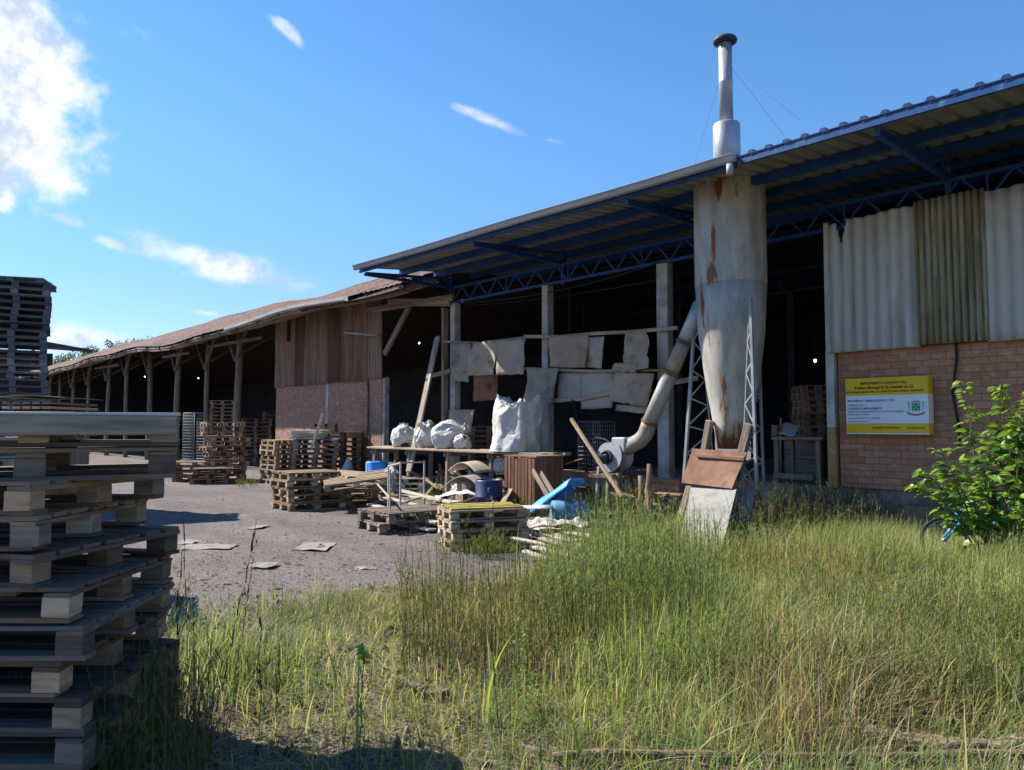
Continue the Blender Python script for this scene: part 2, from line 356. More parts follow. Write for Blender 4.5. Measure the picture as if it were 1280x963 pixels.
# ------------------------------------------------------------------ sky, sun, camera
SUN_EL = rad(41); SH = Vector((-.92, -.39)); SUN_AZ = math.atan2(SH.x, SH.y)
def world():
    w = bpy.data.worlds.new('World'); S.world = w; t = NT(w)
    sk = t.n('ShaderNodeTexSky', sky_type='NISHITA', sun_disc=False); sk.sun_elevation = SUN_EL; sk.sun_rotation = SUN_AZ
    sk.air_density = 1.0; sk.dust_density = .05; sk.ozone_density = 2.2; sk.altitude = 200
    hs = t.n('ShaderNodeHueSaturation'); hs.inputs['Saturation'].default_value = 1.24; hs.inputs['Hue'].default_value = .501; hs.inputs['Value'].default_value = .98
    t.l(sk.outputs[0], hs.inputs['Color']); col = hs.outputs[0]
    el = t.n('ShaderNodeSeparateXYZ'); t.l(t.n('ShaderNodeTexCoord').outputs['Generated'], el.inputs[0])
    col = t.mix(t.mask(el.outputs['Z'], -.02, .42), t.mix(1.0, col, (.56, .56, .82), 'MULTIPLY'), col)
    g = t.n('ShaderNodeTexCoord').outputs['Generated']
    nz = t.n('ShaderNodeVectorMath', operation='NORMALIZE'); t.l(g, nz.inputs[0]); d = nz.outputs[0]
    def dot(vec):
        k = t.n('ShaderNodeVectorMath', operation='DOT_PRODUCT'); t.l(d, k.inputs[0]); k.inputs[1].default_value = vec; return k.outputs['Value']
    # clouds far away: centre direction by azimuth/elevation, half sizes and tilt in degrees
    tot = None
    for (px, py, a, b, tilt, sc, amp, lo, hi, op) in CLOUDS:
        c = ray(px, py).normalized(); ex = Vector((0, 0, 1)).cross(c).normalized() * -1; ey = ex.cross(c).normalized()
        if ey.z < 0: ey = -ey
        T = rad(tilt); e1 = ex * math.cos(T) + ey * math.sin(T); e2 = -ex * math.sin(T) + ey * math.cos(T)
        dc = t.math('MAXIMUM', dot(c), .05)
        u = t.math('DIVIDE', dot(e1), dc); v = t.math('DIVIDE', dot(e2), dc)
        r2 = t.math('SQRT', t.math('ADD', t.math('POWER', t.math('DIVIDE', u, a / FPX), 2.0), t.math('POWER', t.math('DIVIDE', v, b / FPX), 2.0)))
        cm = t.n('ShaderNodeCombineXYZ'); t.l(t.math('MULTIPLY', u, .6 if b < a * .5 else 1.0), cm.inputs[0]); t.l(v, cm.inputs[1]); cm.inputs[2].default_value = px * .01
        n = t.noise(cm.outputs[0], sc, 8, .55, .0)
        val = t.math('ADD', t.math('SUBTRACT', 1.0, r2), t.math('MULTIPLY', t.math('SUBTRACT', n, .5), amp))
        front = t.math('GREATER_THAN', dot(c), .3)
        mk = t.math('MULTIPLY', t.math('MULTIPLY', t.mask(val, lo, hi), op), front)
        tot = mk if tot is None else t.math('MAXIMUM', tot, mk)
    shade = t.noise(d, 18, 6)
    cc = t.ramp(t.mask(shade, .38, .6), [(0, (2.9, 3.4, 4.3)), (1, (5.2, 5.3, 5.5))])
    col = t.mix(tot, col, cc)
    bg = t.n('ShaderNodeBackground'); bg.inputs['Strength'].default_value = .108; t.l(col, bg.inputs[0])
    o = t.n('ShaderNodeOutputWorld'); t.l(bg.outputs[0], o.inputs[0])
CLOUDS = [(-30, 105, 140, 140, 0, 15, 1.7, .1, .55, 1.0), (0, 242, 22, 22, 0, 30, 1.4, .1, .6, .9), (272, 330, 118, 26, -9, 22, 1.5, .12, .75, .85),
          (140, 306, 32, 10, -10, 40, 1.6, .2, .9, .6), (85, 276, 30, 10, -12, 40, 1.6, .2, .9, .5), (360, 40, 32, 9, -35, 34, 1.6, .2, .9, .6), (610, 150, 62, 12, -18, 30, 1.8, .2, 1.0, .75),
          (100, 420, 95, 24, -4, 16, 1.3, .1, .8, .75), (262, 392, 30, 6, -6, 40, 1.2, .2, .9, .4), (690, 176, 22, 4, -10, 40, 1.2, .3, .9, .25)]
world()
sl = bpy.data.lights.new('sun', 'SUN'); sl.energy = 5.0; sl.angle = rad(.5); sl.color = (1, .945, .86)
so = bpy.data.objects.new('sun', sl); COL.objects.link(so)
sdir = Vector((SH.x * math.cos(SUN_EL), SH.y * math.cos(SUN_EL), math.sin(SUN_EL)))
so.rotation_euler = sdir.to_track_quat('Z', 'Y').to_euler(); so.location = (-20, -15, 30)
cd = bpy.data.cameras.new('camera'); cd.sensor_fit = 'HORIZONTAL'; cd.sensor_width = 36; cd.lens = FPX / 1280 * 36; cd.clip_start = .05; cd.clip_end = 6000
co = bpy.data.objects.new('camera', cd); COL.objects.link(co); co.location = CAM; co.rotation_euler = (PI / 2 + PITCH, 0, YAW)
S.camera = co
S.view_settings.view_transform = 'Standard'; S.view_settings.look = 'None'; S.view_settings.exposure = 1.0; S.view_settings.gamma = 1
S.render.engine = 'CYCLES'; S.cycles.max_bounces = 6; S.cycles.diffuse_bounces = 3; S.cycles.glossy_bounces = 2; S.cycles.transmission_bounces = 3; S.cycles.use_denoising = True
S.cycles.sample_clamp_indirect = 4

# ------------------------------------------------------------------ ground
def np_proj(x, y, z):
    dx, dy, dz = x - CAM.x, y - CAM.y, z - CAM.z
    f = dx * FWD.x + dy * FWD.y + dz * FWD.z; r = dx * RT.x + dy * RT.y; u = dx * UPV.x + dy * UPV.y + dz * UPV.z
    f = np.maximum(f, .05); return 640 + FPX * r / f, 481.5 - FPX * u / f, f
EDGE = [(-200, 800), (200, 775), (330, 748), (450, 738), (560, 730), (650, 728), (730, 708), (800, 684), (900, 668), (1500, 668)]
ex_, ey_ = zip(*EDGE)
def wn(x, y, s, seed=0):                      # cheap smooth noise, -1..1
    rs = np.random.RandomState(seed); o = 0
    for k in range(6):
        a = rs.uniform(0, 2 * PI); f = s * rs.uniform(.6, 1.7); o = o + np.sin((x * math.cos(a) + y * math.sin(a)) * f + rs.uniform(0, 6.28))
    return o / 3.2
def soil_mask(x, y):
    px, py, f = np_proj(x, y, 0 * x); e = np.interp(px, ex_, ey_) + 14 * wn(x, y, 2.2, 3)
    near = np.clip((py - e + 10) / 30, 0, 1); behind = ((x * FW2.x + y * FW2.y) < 3.2)
    return np.where(behind, 1.0, near)
def gh(x, y):                                 # ground height
    m = soil_mask(x, y)
    far = np.clip((np.hypot(x, y) - 60) / 100, 0, 1)
    h = m * (.022 * wn(x, y, 5, 1) + .012 * wn(x, y, 14, 2)) + (1 - m) * (.012 * wn(x, y, 3, 4) + .004 * wn(x, y, 17, 5))
    return h * (1 - far) * np.clip((11.6 - y) / .6, 0, 1)
def axis(lo, hi, fine, end):
    a = list(np.arange(lo, hi, fine)); s = fine; p = a[-1]
    while p < end: s *= 1.35; p += s; a.append(p)
    s = fine; p = a[0]; b = []
    while p > -end: s *= 1.35; p -= s; b.append(p)
    return np.array(b[::-1] + a)
def make_ground():
    xs = axis(-13, 5, .085, 3000); ys = axis(.5, 12.2, .085, 3000)
    X, Y = np.meshgrid(xs, ys, indexing='ij'); Z = gh(X, Y)
    nx, ny = X.shape; me = bpy.data.meshes.new('ground')
    me.vertices.add(nx * ny); me.vertices.foreach_set('co', np.stack([X, Y, Z], -1).ravel().astype(np.float32))
    i = np.arange(nx - 1)[:, None] * ny + np.arange(ny - 1)[None]; q = np.stack([i, i + ny, i + ny + 1, i + 1], -1).reshape(-1, 4)
    me.loops.add(q.size); me.loops.foreach_set('vertex_index', q.ravel().astype(np.int32))
    me.polygons.add(len(q)); me.polygons.foreach_set('loop_start', (np.arange(len(q)) * 4).astype(np.int32)); me.polygons.foreach_set('loop_total', np.full(len(q), 4, np.int32))
    me.polygons.foreach_set('use_smooth', np.ones(len(q), bool)); me.update()
    at = me.attributes.new('soil', 'FLOAT', 'POINT'); at.data.foreach_set('value', soil_mask(X, Y).ravel().astype(np.float32))
    m = bpy.data.materials.new('yard_ground'); t = NT(m); v = t.coord('obj')
    a = t.n('ShaderNodeAttribute', attribute_name='soil').outputs['Fac']
    f1 = t.noise(v, 55, 4, .7); f2 = t.noise(v, 4, 5); f3 = t.noise(t.scaled(v, (.5, 1.6, 1)), .7, 5)
    grav = t.ramp(t.mask(f1, .28, .74), [(0, (.06, .05, .047)), (.5, (.165, .143, .134)), (1, (.33, .29, .27))])
    grav = t.mix(t.math('MULTIPLY', t.mask(f2, .5, .72), .45), grav, (.2, .155, .13))
    grav = t.mix(t.math('MULTIPLY', t.mask(f3, .42, .64), .6), grav, (.1, .085, .08))
    saw = t.noise(v, 1.3, 7, .65); grav = t.mix(t.math('MULTIPLY', t.mask(saw, .56, .68), .5), grav, t.mix(t.mask(f1, .3, .7), (.2, .155, .11), (.36, .29, .21)))
    vo = t.n('ShaderNodeTexVoronoi'); vo.inputs['Scale'].default_value = 34; t.l(v, vo.inputs['Vector'])
    grav = t.mix(t.math('MULTIPLY', t.math('LESS_THAN', vo.outputs['Distance'], .16), .5), grav, (.42, .36, .31))
    s1 = t.noise(v, 38, 6, .7); s2 = t.noise(v, 3.2, 6); s3 = t.noise(v, 7, 5)
    soil = t.ramp(t.mask(s1, .3, .72), [(0, (.06, .045, .032)), (.5, (.165, .13, .095)), (1, (.33, .27, .21))])
    soil = t.mix(t.math('MULTIPLY', t.mask(s2, .47, .6), .75), soil, t.mix(t.mask(s1, .3, .7), (.07, .075, .02), (.2, .19, .06)))
    soil = t.mix(t.math('MULTIPLY', t.mask(s3, .58, .72), .6), soil, (.26, .2, .135))
    n2 = t.noise(v, 9, 5); mm = t.mask(t.math('ADD', a, t.math('MULTIPLY', t.math('SUBTRACT', n2, .5), .9)), .35, .65)
    c = t.mix(mm, grav, soil)
    h = t.math('ADD', f1, t.math('MULTIPLY', s1, 1.0))
    t.done(c, .95, 0, h, .8, .015, .15)
    me.materials.append(m); o = bpy.data.objects.new('ground', me); COL.objects.link(o)
    tag(o, 'purple grey gravel yard turning to mossy brown soil under the weeds', 'ground', None, 'structure')
make_ground()

# ------------------------------------------------------------------ the steel roofed workshop
FY = 11.9; EV = 9.3; EZ = 5.32; SL = .1; NX0 = -15.3; NX1 = 9.0; BK = 27.0
def rz(y): return EZ + SL * (y - EV)
B = empty('steel_workshop', (-3, FY, 0), 'open fronted workshop with blue steel canopy roof and orange brick wall', 'workshop')
def steel_roof():
    mb = MB(); per = .25; prof = [(0, 0), (.085, 0), (.11, .04), (.165, .04), (.19, 0)]
    xs = []; x = NX0
    while x < NX1:
        for a, h in prof: xs.append((x + a, h))
        x += per
    ny = 5
    for side in (0, 1):
        base = len(mb.v); mb.cur = side; off = -.012 * side
        for j in range(ny + 1):
            y = EV - .06 + (BK - EV) * j / ny
            for (xx, h) in xs: mb.v.append(Vector((xx, y, rz(y) + h + off + .02 + .004 * math.sin(xx * 1.3))))
        n = len(xs)
        for j in range(ny):
            for i in range(n - 1):
                a = base + j * n + i; q = [a, a + 1, a + n + 1, a + n]
                if side: q.reverse()
                mb.face(q, [(0, 0)] * 4)
        if side == 1:
            mb.cur = 0
            for i in range(0, n - 4, 5):
                c4 = [base + i + 1, base + i + 2, base + i + 3, base + i + 4]; vv = [mb.v[q] + Vector((0, -.003, 0)) for q in c4]; k0 = len(mb.v); mb.v += vv; mb.face([k0, k0 + 1, k0 + 2, k0 + 3], [(0, 0)] * 4)
            for i in range(n - 1):
                a = i; b = base + i; mb.cur = 0; mb.face([a, b, b + 1, a + 1], [(0, 0)] * 4)
    part('roof_sheet', mb, [roofblue, sheetunder], B)
steel_roof()
mb = MB(); mb.box(((NX1 - 5.36) / 2, EV - .02, EZ - .05), (NX1 + 5.36, .05, .1), None, .004); part('fascia_beam', mb, fasciablue, B)
mb = MB(); mb.box(((NX0 - 5.42) / 2, EV + .02, EZ - .05), (-5.42 - NX0, .05, .13), None, .004); part('fascia_beam', mb, bluesteel, B)
# gutter: an open trough with a folded lip, and its outlet spout
mb = MB()
sec = [(-.02, .03), (-.02, -.045), (-.03, -.06), (-.1, -.06), (-.115, -.045), (-.12, .015), (-.135, .03), (-.15, .03)]
xs = [NX0 - .05 + i * .5 for i in range(int((-5.38 - NX0) / .5) + 1)] + [-5.38]
for i, x in enumerate(xs):
    for (y, z) in sec: mb.v.append(Vector((x, EV - .03 + y, EZ + z + .008 * math.sin(x * 1.1))))
n = len(sec)
for i in range(len(xs) - 1):
    for k in range(n - 1): mb.face([i * n + k, i * n + k + 1, (i + 1) * n + k + 1, (i + 1) * n + k], [(xs[i], k * .1), (xs[i], k * .1 + .1), (xs[i + 1], k * .1 + .1), (xs[i + 1], k * .1)])
for e in (0, len(xs) - 1): mb.face([e * n + k for k in range(6)], [(0, 0)] * 6)
g = solid(part('gutter', mb, gutterm, B), .006)
mb = MB(); mb.tube([(-5.45, EV - .11, EZ - .09), (-5.45, EV - .11, EZ - .24)], .05, 12); part('spout', mb, gutterm, g)
for y in (10.45, 11.5, 12.7, 14.2, 16, 18, 20):
    mb = MB(); mb.box(((NX0 + NX1) / 2, y, rz(y) - .068), (NX1 - NX0 - .02, .06, .13), None, .004)
    mb.box(((NX0 + NX1) / 2, y + .045, rz(y) - .127), (NX1 - NX0 - .02, .05, .012), None, .002); part('purlin', mb, bluesteel, B)
# lattice girder along the front, and one deeper in
for gy, z0, z1 in ((FY, 4.76, 5.14), (19.0, 5.2, 5.75)):
    mb = MB(); X0, X1 = -15.0, NX1 - .1
    for z in (z0, z1): mb.bar((X0, gy, z), (X1, gy, z), .07, .06)
    n = int((X1 - X0) / .33)
    for i in range(n):
        a = X0 + (X1 - X0) * i / n; b = X0 + (X1 - X0) * (i + 1) / n
        p, q = ((a, gy, z0), (b, gy, z1)) if i % 2 == 0 else ((a, gy, z1), (b, gy, z0))
        mb.bar(p, q, .032, .032, .002, 0, (0, 1, 0))
        if i % 6 == 0: mb.bar((a, gy + .003, z0), (a, gy + .003, z1), .03, .03, .002)
    part('lattice_girder', mb, bluesteel, B)
for x in (-15.15, -11.2, -7.4, -3.55, .3, 4.2, 8.2):       # canopy brackets
    mb = MB(); zo = EZ - .13
    mb.bar((x, EV + .1, zo), (x, FY + .04, rz(FY) - .19), .07, .06); mb.bar((x, EV + .06, zo - .03), (x, FY, 5.17), .075, .065)
    for k in range(1, 6):
        y0 = EV + (FY - EV) * k / 6; y1 = EV + (FY - EV) * (k + .5) / 6
        mb.bar((x, y0, zo + .02), (x, y1, rz(y1) - .2), .025, .025, .002, 0, (1, 0, 0)); mb.bar((x, y1, rz(y1) - .2), (x, min(y1 + .22, FY), zo + .01), .025, .025, .002, 0, (1, 0, 0))
    mb.bar((x, FY + .05, 4.7), (x, FY + .05, rz(FY) - .14), .09, .09)
    part('canopy_bracket', mb, bluesteel, B)
def fxat(px, y=FY): return PY(px, 533, y).x
for px, w in ((568, .2), (684, .19), (832, .25)):
    mb = MB(); x = fxat(px); mb.box((x, FY + .02, 2.36), (w, .2, 4.74), None, .012, .01); part('concrete_post', mb, concrete, B)
for x in (-13, -9.5, -6, -2, 2, 6):
    mb = MB(); mb.box((x, 19.0, 2.6), (.2, .2, 5.2), None, .01); part('concrete_post', mb, darkwall, B)  # inner posts take the painted interior shade colour, not concrete grey
WX = fxat(1040)
mb = MB(); mb.box(((WX + NX1) / 2 + .05, FY + .02 + .08, .645 + 1.07), (NX1 - WX - .12, .16, 2.14), None, .004); part('brick_wall', mb, brick_right, B)
# corner post painted white above and ochre below
mb = MB(); mb.box((WX + .005, FY + .08, 2.2), (.13, .26, 1.25), None, .006); mb.cur = 1; mb.box((WX + .005, FY + .08, 1.1), (.13, .26, .94), None, .006)
mb.cur = 2; mb.box((WX + .005, FY + .1, 3.8), (.1, .2, 1.95), None, .006)
ochre = M('ochre_painted_post', [(.36, .2, .07), (.45, .3, .15)], 4, spots=[((.5, .45, .38), 3, (1, 1, 1), .55, .7, .6)]); dirtywhite = M('dirty_white_post', [(.42, .42, .4), (.6, .6, .58)], 4, spots=[((.35, .26, .2), 5, (1, 1, 1), .58, .7, .7)])
part('corner_post', mb, [dirtywhite, ochre, concrete], B)
# plinth and raised floor
mb = MB(); mb.box((fxat(690) / 2 + NX1 / 2, FY + .12 + 1.2, .31), (NX1 - fxat(690), 2.4 + .1, .66), None, .01, .0)
part('plinth', mb, M('muddy_plinth', [(.12, .09, .065), (.21, .17, .135), (.3, .26, .22)], 2.2, bump=.5, bdist=.02, spots=[((.28, .14, .085), 2.6, (1, 1, 3), .52, .62, .8), ((.07, .06, .045), 3, (1, 1, 1), .58, .7, .7)]), B)
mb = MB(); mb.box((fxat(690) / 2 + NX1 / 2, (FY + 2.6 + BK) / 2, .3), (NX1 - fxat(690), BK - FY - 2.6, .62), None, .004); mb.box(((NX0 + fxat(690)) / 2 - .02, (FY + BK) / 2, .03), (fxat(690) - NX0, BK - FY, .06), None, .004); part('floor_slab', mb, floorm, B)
mb = MB(); mb.box(((NX0 + NX1) / 2, BK + .1, 3.4), (NX1 - NX0, .2, 6.8)); mb.box((NX1 - .1, (FY + BK) / 2 + .3, 3.3), (.2, BK - FY - .8, 6.4)); mb.box((NX0 + .02, (16.5 + BK) / 2, 4.9), (.1, BK - 16.6, 4.0)); part('back_wall', mb, darkwall, B)  # left side panel is added to block sun through the roof gap
# the underside deeper inside is lined with boards in the dark interior shade colour
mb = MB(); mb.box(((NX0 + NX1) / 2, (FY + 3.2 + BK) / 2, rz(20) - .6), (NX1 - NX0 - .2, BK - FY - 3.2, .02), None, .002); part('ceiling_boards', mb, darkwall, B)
def corrug(name, x0, x1, zb, zt, y, per, amp, mat, label=None, notch=None, lean=0.0, color=None, parent=None):
    mb = MB(); n = max(8, int((x1 - x0) / per * 8)); m = 40 if notch else 10
    def fn(u, v):
        x = x0 + (x1 - x0) * u; z = zb + (zt(x) - zb) * v
        return (x, y + amp * math.sin(2 * PI * x / per) - lean * v + .012 * math.sin(x * 2.1 + z), z)
    mb.grid(fn, n, m, True, False, notch)
    o = solid(part(name, mb, mat, parent or B, color), .008)
    if label: o['label'] = label
    return o
zt = lambda x: 4.86 + .015 * math.sin(x * 7)
xa, xb_ = fxat(1155, FY - .05), fxat(1239, FY - .05)
corrug('cladding_sheet', WX - .02, xa, 2.76, zt, FY - .085, .177, .026, cement, 'pale grey corrugated cladding sheet with a broken notch at its top', lambda u, v: abs(u - .2 + .05 * (1 - v)) < .07 * max(0, (v - .8) / .2) or (u < .17 and v > .965 and u > .05))
corrug('cladding_sheet', xa - .03, xb_ + .03, 2.78, lambda x: 4.9, FY - .125, .09, .02, mossy, 'yellow algae stained finely corrugated cladding sheet')
corrug('cladding_sheet', xb_, NX1 - .1, 2.76, zt, FY - .085, .177, .026, cement)
# black cable hanging down the brick wall, loose electric wires under the girder
mb = MB(); pts = [PY(px, py, FY - .02) for px, py in ((1195, 428), (1196, 450), (1193, 470), (1191, 490), (1194, 510), (1199, 535), (1200, 560))]
mb.tube(pts, [.018, .02, .016, .022, .016, .02, .012], 8); part('cable', mb, rubber, B)
mb = MB()
for a, b, sag in (((-15, FY - .06, 4.74), (-8.6, FY - .06, 4.74), .18), ((-15, FY + .4, 4.72), (-8, FY + .4, 4.55), .1)):
    mb.tube([Vector(a).lerp(Vector(b), i / 14) - Vector((0, 0, sag * (1 - (2 * i / 14 - 1) ** 2))) for i in range(15)], .012, 6)
x = fxat(707); mb.tube([(x, FY + .6, 4.7), (x, FY + .6, 3.3)], .006, 5); part('wire', mb, rubber, B)
# rubble steps at the door

# ------------------------------------------------------------------ the clay tiled shed
TX0, TX1, TE, TEZ, TS, TR = -64.0, -15.45, 10.4, 4.95, .40, 17.3
T = empty('tiled_shed', (-30, FY, 0), 'long open timber shed with sagging red clay tile roof', 'shed')
def sag(x, y): return .10 * math.sin(x * .28 + .6) + .05 * math.sin(x * .83) - .03 * math.sin(x * .5 + y)
def troof(x, y): return TEZ + TS * (y - TE) + sag(x, y) * (1 if y < TR else 1)
def eave_y(x): return TE if x < -17.6 else TE + .25
mb = MB(); per = .24; nxw = int((TX1 - TX0) / per)
def tilefn(u, v):
    x = TX0 + (TX1 - TX0) * u; y = eave_y(x) + (TR - eave_y(x)) * v; row = v * 20
    return (x, y, troof(x, y) + .03 * abs(math.sin(PI * x / per)) + .03 * (1 - row % 1.0) + .012 * noise.noise((x * 3, y * 3, 0)) + .05)
mb.grid(tilefn, nxw * 5, 60, False)
part('tile_roof', mb, tile, T)
mb = MB(); mb.grid(lambda u, v: (TX0 + (TX1 - TX0) * u, TE + (TR - TE) * v, troof(TX0 + (TX1 - TX0) * u, TE + (TR - TE) * v) - .02), 60, 8, True, True)
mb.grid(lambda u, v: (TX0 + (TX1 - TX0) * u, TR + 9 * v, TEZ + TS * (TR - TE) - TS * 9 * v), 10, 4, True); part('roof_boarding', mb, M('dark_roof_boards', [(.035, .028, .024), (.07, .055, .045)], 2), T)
mb = MB(); mb.tube([(TX0 + (TX1 - TX0) * i / 80, TR, troof(TX0 + (TX1 - TX0) * i / 80, TR) + .05) for i in range(81)], .12, 8); part('ridge_cap', mb, tile, T)
# eave boards and purlins: rough crooked timbers, several lengths
for y, dz, w, h in ((TE + .06, -.06, .05, .16), (TE + .42, -.13, .1, .13), (TE + .85, -.16, .12, .14), (TE + 1.3, -.17, .13, .15), (14.2, -.2, .14, .16)):
    x = TX1 - .05
    while x > TX0 + 1:
        L = R.uniform(3.6, 5.4); x2 = max(TX0, x - L); y_ = y + (.25 if x > -17.6 and y < TE + .3 else 0)
        mb = MB(); k = 5; pts = [Vector((x + (x2 - x) * i / k, y_ + R.uniform(-.02, .02), troof(x + (x2 - x) * i / k, y_) + dz + R.uniform(-.015, .015))) for i in range(k + 1)]
        for p, q in zip(pts, pts[1:]): mb.bar(p, q + (q - p).normalized() * .02, w * R.uniform(.85, 1.15), h * R.uniform(.85, 1.15), .012, .006)
        part('eave_beam' if y < 13 else 'purlin', mb, timber, T, R.choice([(1, 1, 1), (.75, .72, .7), (1.15, 1.1, 1.05)]))
        x = x2 + .15
x = -15.6
while x > TX0:
    mb = MB(); e = eave_y(x); mb.bar((x, e - .02, troof(x, e) - .03), (x, TR, troof(x, TR) - .12), .06, .11, .008, .006); part('rafter', mb, timber, T, (.8, .76, .72)); x -= 1.55
# gutter on the middle of the eave
mb = MB(); gx0, gx1 = PY(285, 411, TE).x, PY(436, 375, TE).x
for i in range(9):
    x = gx0 + (gx1 - gx0) * i / 8
    for (y, z) in ((.0, .08), (0, -.03), (-.02, -.05), (-.1, -.05), (-.12, -.03), (-.12, .06)): mb.v.append(Vector((x, TE - .03 + y, troof(x, TE) + z + .03)))
for i in range(8):
    for k in range(5): mb.face([i * 6 + k, i * 6 + k + 1, (i + 1) * 6 + k + 1, (i + 1) * 6 + k], [(i, k * .1), (i, k * .1 + .1), (i + 1, k * .1 + .1), (i + 1, k * .1)])
solid(part('gutter', mb, gutterm, T), .006)
# round log posts with knee braces
for px, r in ((297, .14), (258, .1), (221, .13), (186, .12), (157, .1), (134, .11), (109, .1), (90, .1), (74, .1), (62, .1)):
    x = fxat(px); ztop = troof(x, FY) - .2; mb = MB()
    mb.tube([(x + .03 * math.sin(z * 1.3 + px), FY + .02 * math.cos(z + px), z) for z in [ztop * i / 7 for i in range(8)]], [r * (1.1 - .03 * i) for i in range(8)], 12)
    po = part('log_post', mb, timber, T, (.95, .93, .9))
    for sgn in (-1, 1):
        if R.random() < .85 or px in (297, 221):
            mb = MB(); mb.bar((x, FY - .12, ztop - 1.25), (x + sgn * 1.0, FY - .12, ztop - .05), .07, .1, .01, .006, (0, 1, 0)); part('knee_brace', mb, timber, po, (.85, .8, .76))
    mb = MB(); mb.bar((x, FY + .1, ztop - .9), (x, 16.5, troof(x, 16.5) - .3), .09, .12, .01); part('tie_beam', mb, timber, T, (.6, .58, .56))
for (a, b, z) in ((330, 262, -.75), (238, 205, -.8), (150, 120, -.7)):
    mb = MB(); xa_, xc = fxat(a), fxat(b); zz = TEZ + TS * 1.5 + z; mb.bar((xa_, FY - .14, zz), (xc, FY - .14, zz + .05), .06, .12, .01, .006); part('cross_rail', mb, timber, T)
# brick bay with corrugated cladding above it
LX0, LX1 = fxat(344), fxat(477)
mb = MB(); mb.box(((LX0 + LX1) / 2, FY + .1, 1.49), (LX1 - LX0, .18, 2.98), None, .01); part('brick_wall', mb, brick_left, T)
xm = fxat(408)
mb = MB(); mb.box((xm, FY + .05, 1.49), (.16, .1, 2.96), None, .01); part('mortar_pier', mb, concrete, T)
mb = MB(); mb.box((LX1 + .06, FY + .1, 1.5), (.13, .18, 3.0), None, .03, .02); part('corner_post', mb, concrete, T)
nsh = 9
for i in range(nsh):
    a = LX0 + (LX1 - LX0) * i / nsh - .04; b = LX0 + (LX1 - LX0) * (i + 1) / nsh + .04
    tint = [(.95, .92, .88), (1.02, .95, .88), (.5, .42, .38), (.9, .84, .78), (1.05, 1, .95), (.45, .34, .29), (.8, .72, .64), (.85, .78, .7), (.98, .92, .88)][i]
    corrug('cladding_sheet', a, b, 2.96 + R.uniform(-.03, .02), lambda x: troof(x, FY) - .1, FY - .04 - .022 * (i % 2), .15, .022, brownsheet, None, (lambda u, v: v > .62 and .3 < u < .62) if i == 1 else None, 0, tint, T)
mb = MB(); p, q = PY(430, 416, FY - .25), PY(469, 419, FY - .25); mb.tube([p, q], .03, 8); mb.tube([p, p + Vector((0, .2, .02))], .012, 6); mb.tube([q, q + Vector((0, .2, .02))], .012, 6); part('tube_lamp', mb, gutterm, T)  # unlit fluorescent tube fixture on two brackets
mb = MB(); mb.tube([PY(460, 472, FY - .02), PY(460, 520, FY - .03), PY(459, 555, FY - .02)], .025, 8); part('drain_pipe', mb, rustdark, T)
# doorway between the brick bay and the concrete post: braces and frame
for (p, q, w) in (((511, 384), (481, 443), .14), ((556, 385), (556, 540), .17), ((486, 378), (562, 378), .2), ((460, 388), (566, 372), .16)):
    mb = MB(); mb.bar(PY(*p, FY - .15 if q[1] < 500 else FY - .1), PY(*q, FY - .15 if q[1] < 500 else FY - .1), .1, w, .012, .008, (0, 1, 0) if abs(p[0] - q[0]) < 5 else (0, 0, 1)); part('door_brace', mb, timber, T, (1.1, 1.05, 1))
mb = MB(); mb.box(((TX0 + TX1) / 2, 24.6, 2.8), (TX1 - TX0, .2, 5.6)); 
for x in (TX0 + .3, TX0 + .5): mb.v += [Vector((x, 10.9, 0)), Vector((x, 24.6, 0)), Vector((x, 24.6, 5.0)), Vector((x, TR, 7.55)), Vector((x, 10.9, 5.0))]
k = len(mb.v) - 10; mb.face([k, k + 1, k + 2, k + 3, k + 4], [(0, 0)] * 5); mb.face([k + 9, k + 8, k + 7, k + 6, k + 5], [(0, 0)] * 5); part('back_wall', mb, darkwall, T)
mb = MB(); mb.box(((TX0 + LX0) / 2, 18, .02), (LX0 - TX0, 12, .05)); mb.box(((LX1 + TX1) / 2 + 1, 18, .02), (TX1 - LX1 + 1.4, 12, .05)); part('floor_slab', mb, floorm, T)
# ------------------------------------------------------------------ dust cyclone and chimney
CC = PY(914, 400, 10.65); CX, CY_ = CC.x, 10.65
ctop = PY(914, 231, CY_).z; cmid = PY(914, 358, CY_).z; cbot = PY(914, 561, CY_).z
CYC_RUST = [(0, -.56, cmid + .12, .13, .3, .24, 1.7), (.05, -.55, cmid + .62, .07, .3, .55, 1.3), (.13, -.54, ctop - .2, .11, .3, .36, 1.5), (.1, -.5, ctop, .95, .6, .22, 1.0), (-.2, -.5, cmid - .35, .1, .3, .9, 1.2), (.05, -.2, cbot - .05, .6, .5, .6, 1.5), (.06, -.36, cbot + .7, .12, .3, .8, 1.1), (-.1, -.4, cmid - .8, .05, .3, .6, 1.0), (.35, -.43, ctop - .1, .2, .3, .3, .9)]
CYC_RUST = [((r[0], r[1], r[2]), *r[3:]) for r in CYC_RUST]
cm_ = cyclone_mat()
C = empty('dust_cyclone', (CX, CY_, 0), 'tall rust streaked white steel dust cyclone with chimney through the roof', 'dust cyclone')
mb = MB()
prof = [(.555, ctop), (.56, ctop - .02), (.56, ctop - .5), (.56, cmid + .5), (.56, cmid + .03), (.563, cmid + .022), (.563, cmid + .006), (.56, cmid)]
def dent(q):
    k = noise.noise((q.x * 2, q.y * 2, q.z * 1.2)); return Vector((q.x * (1 + .012 * k), q.y * (1 + .012 * k), q.z))
mb.lathe(prof[::-1], (CX, CY_, 0), 48, None, True, dent); body = part('drum', mb, cm_, C)
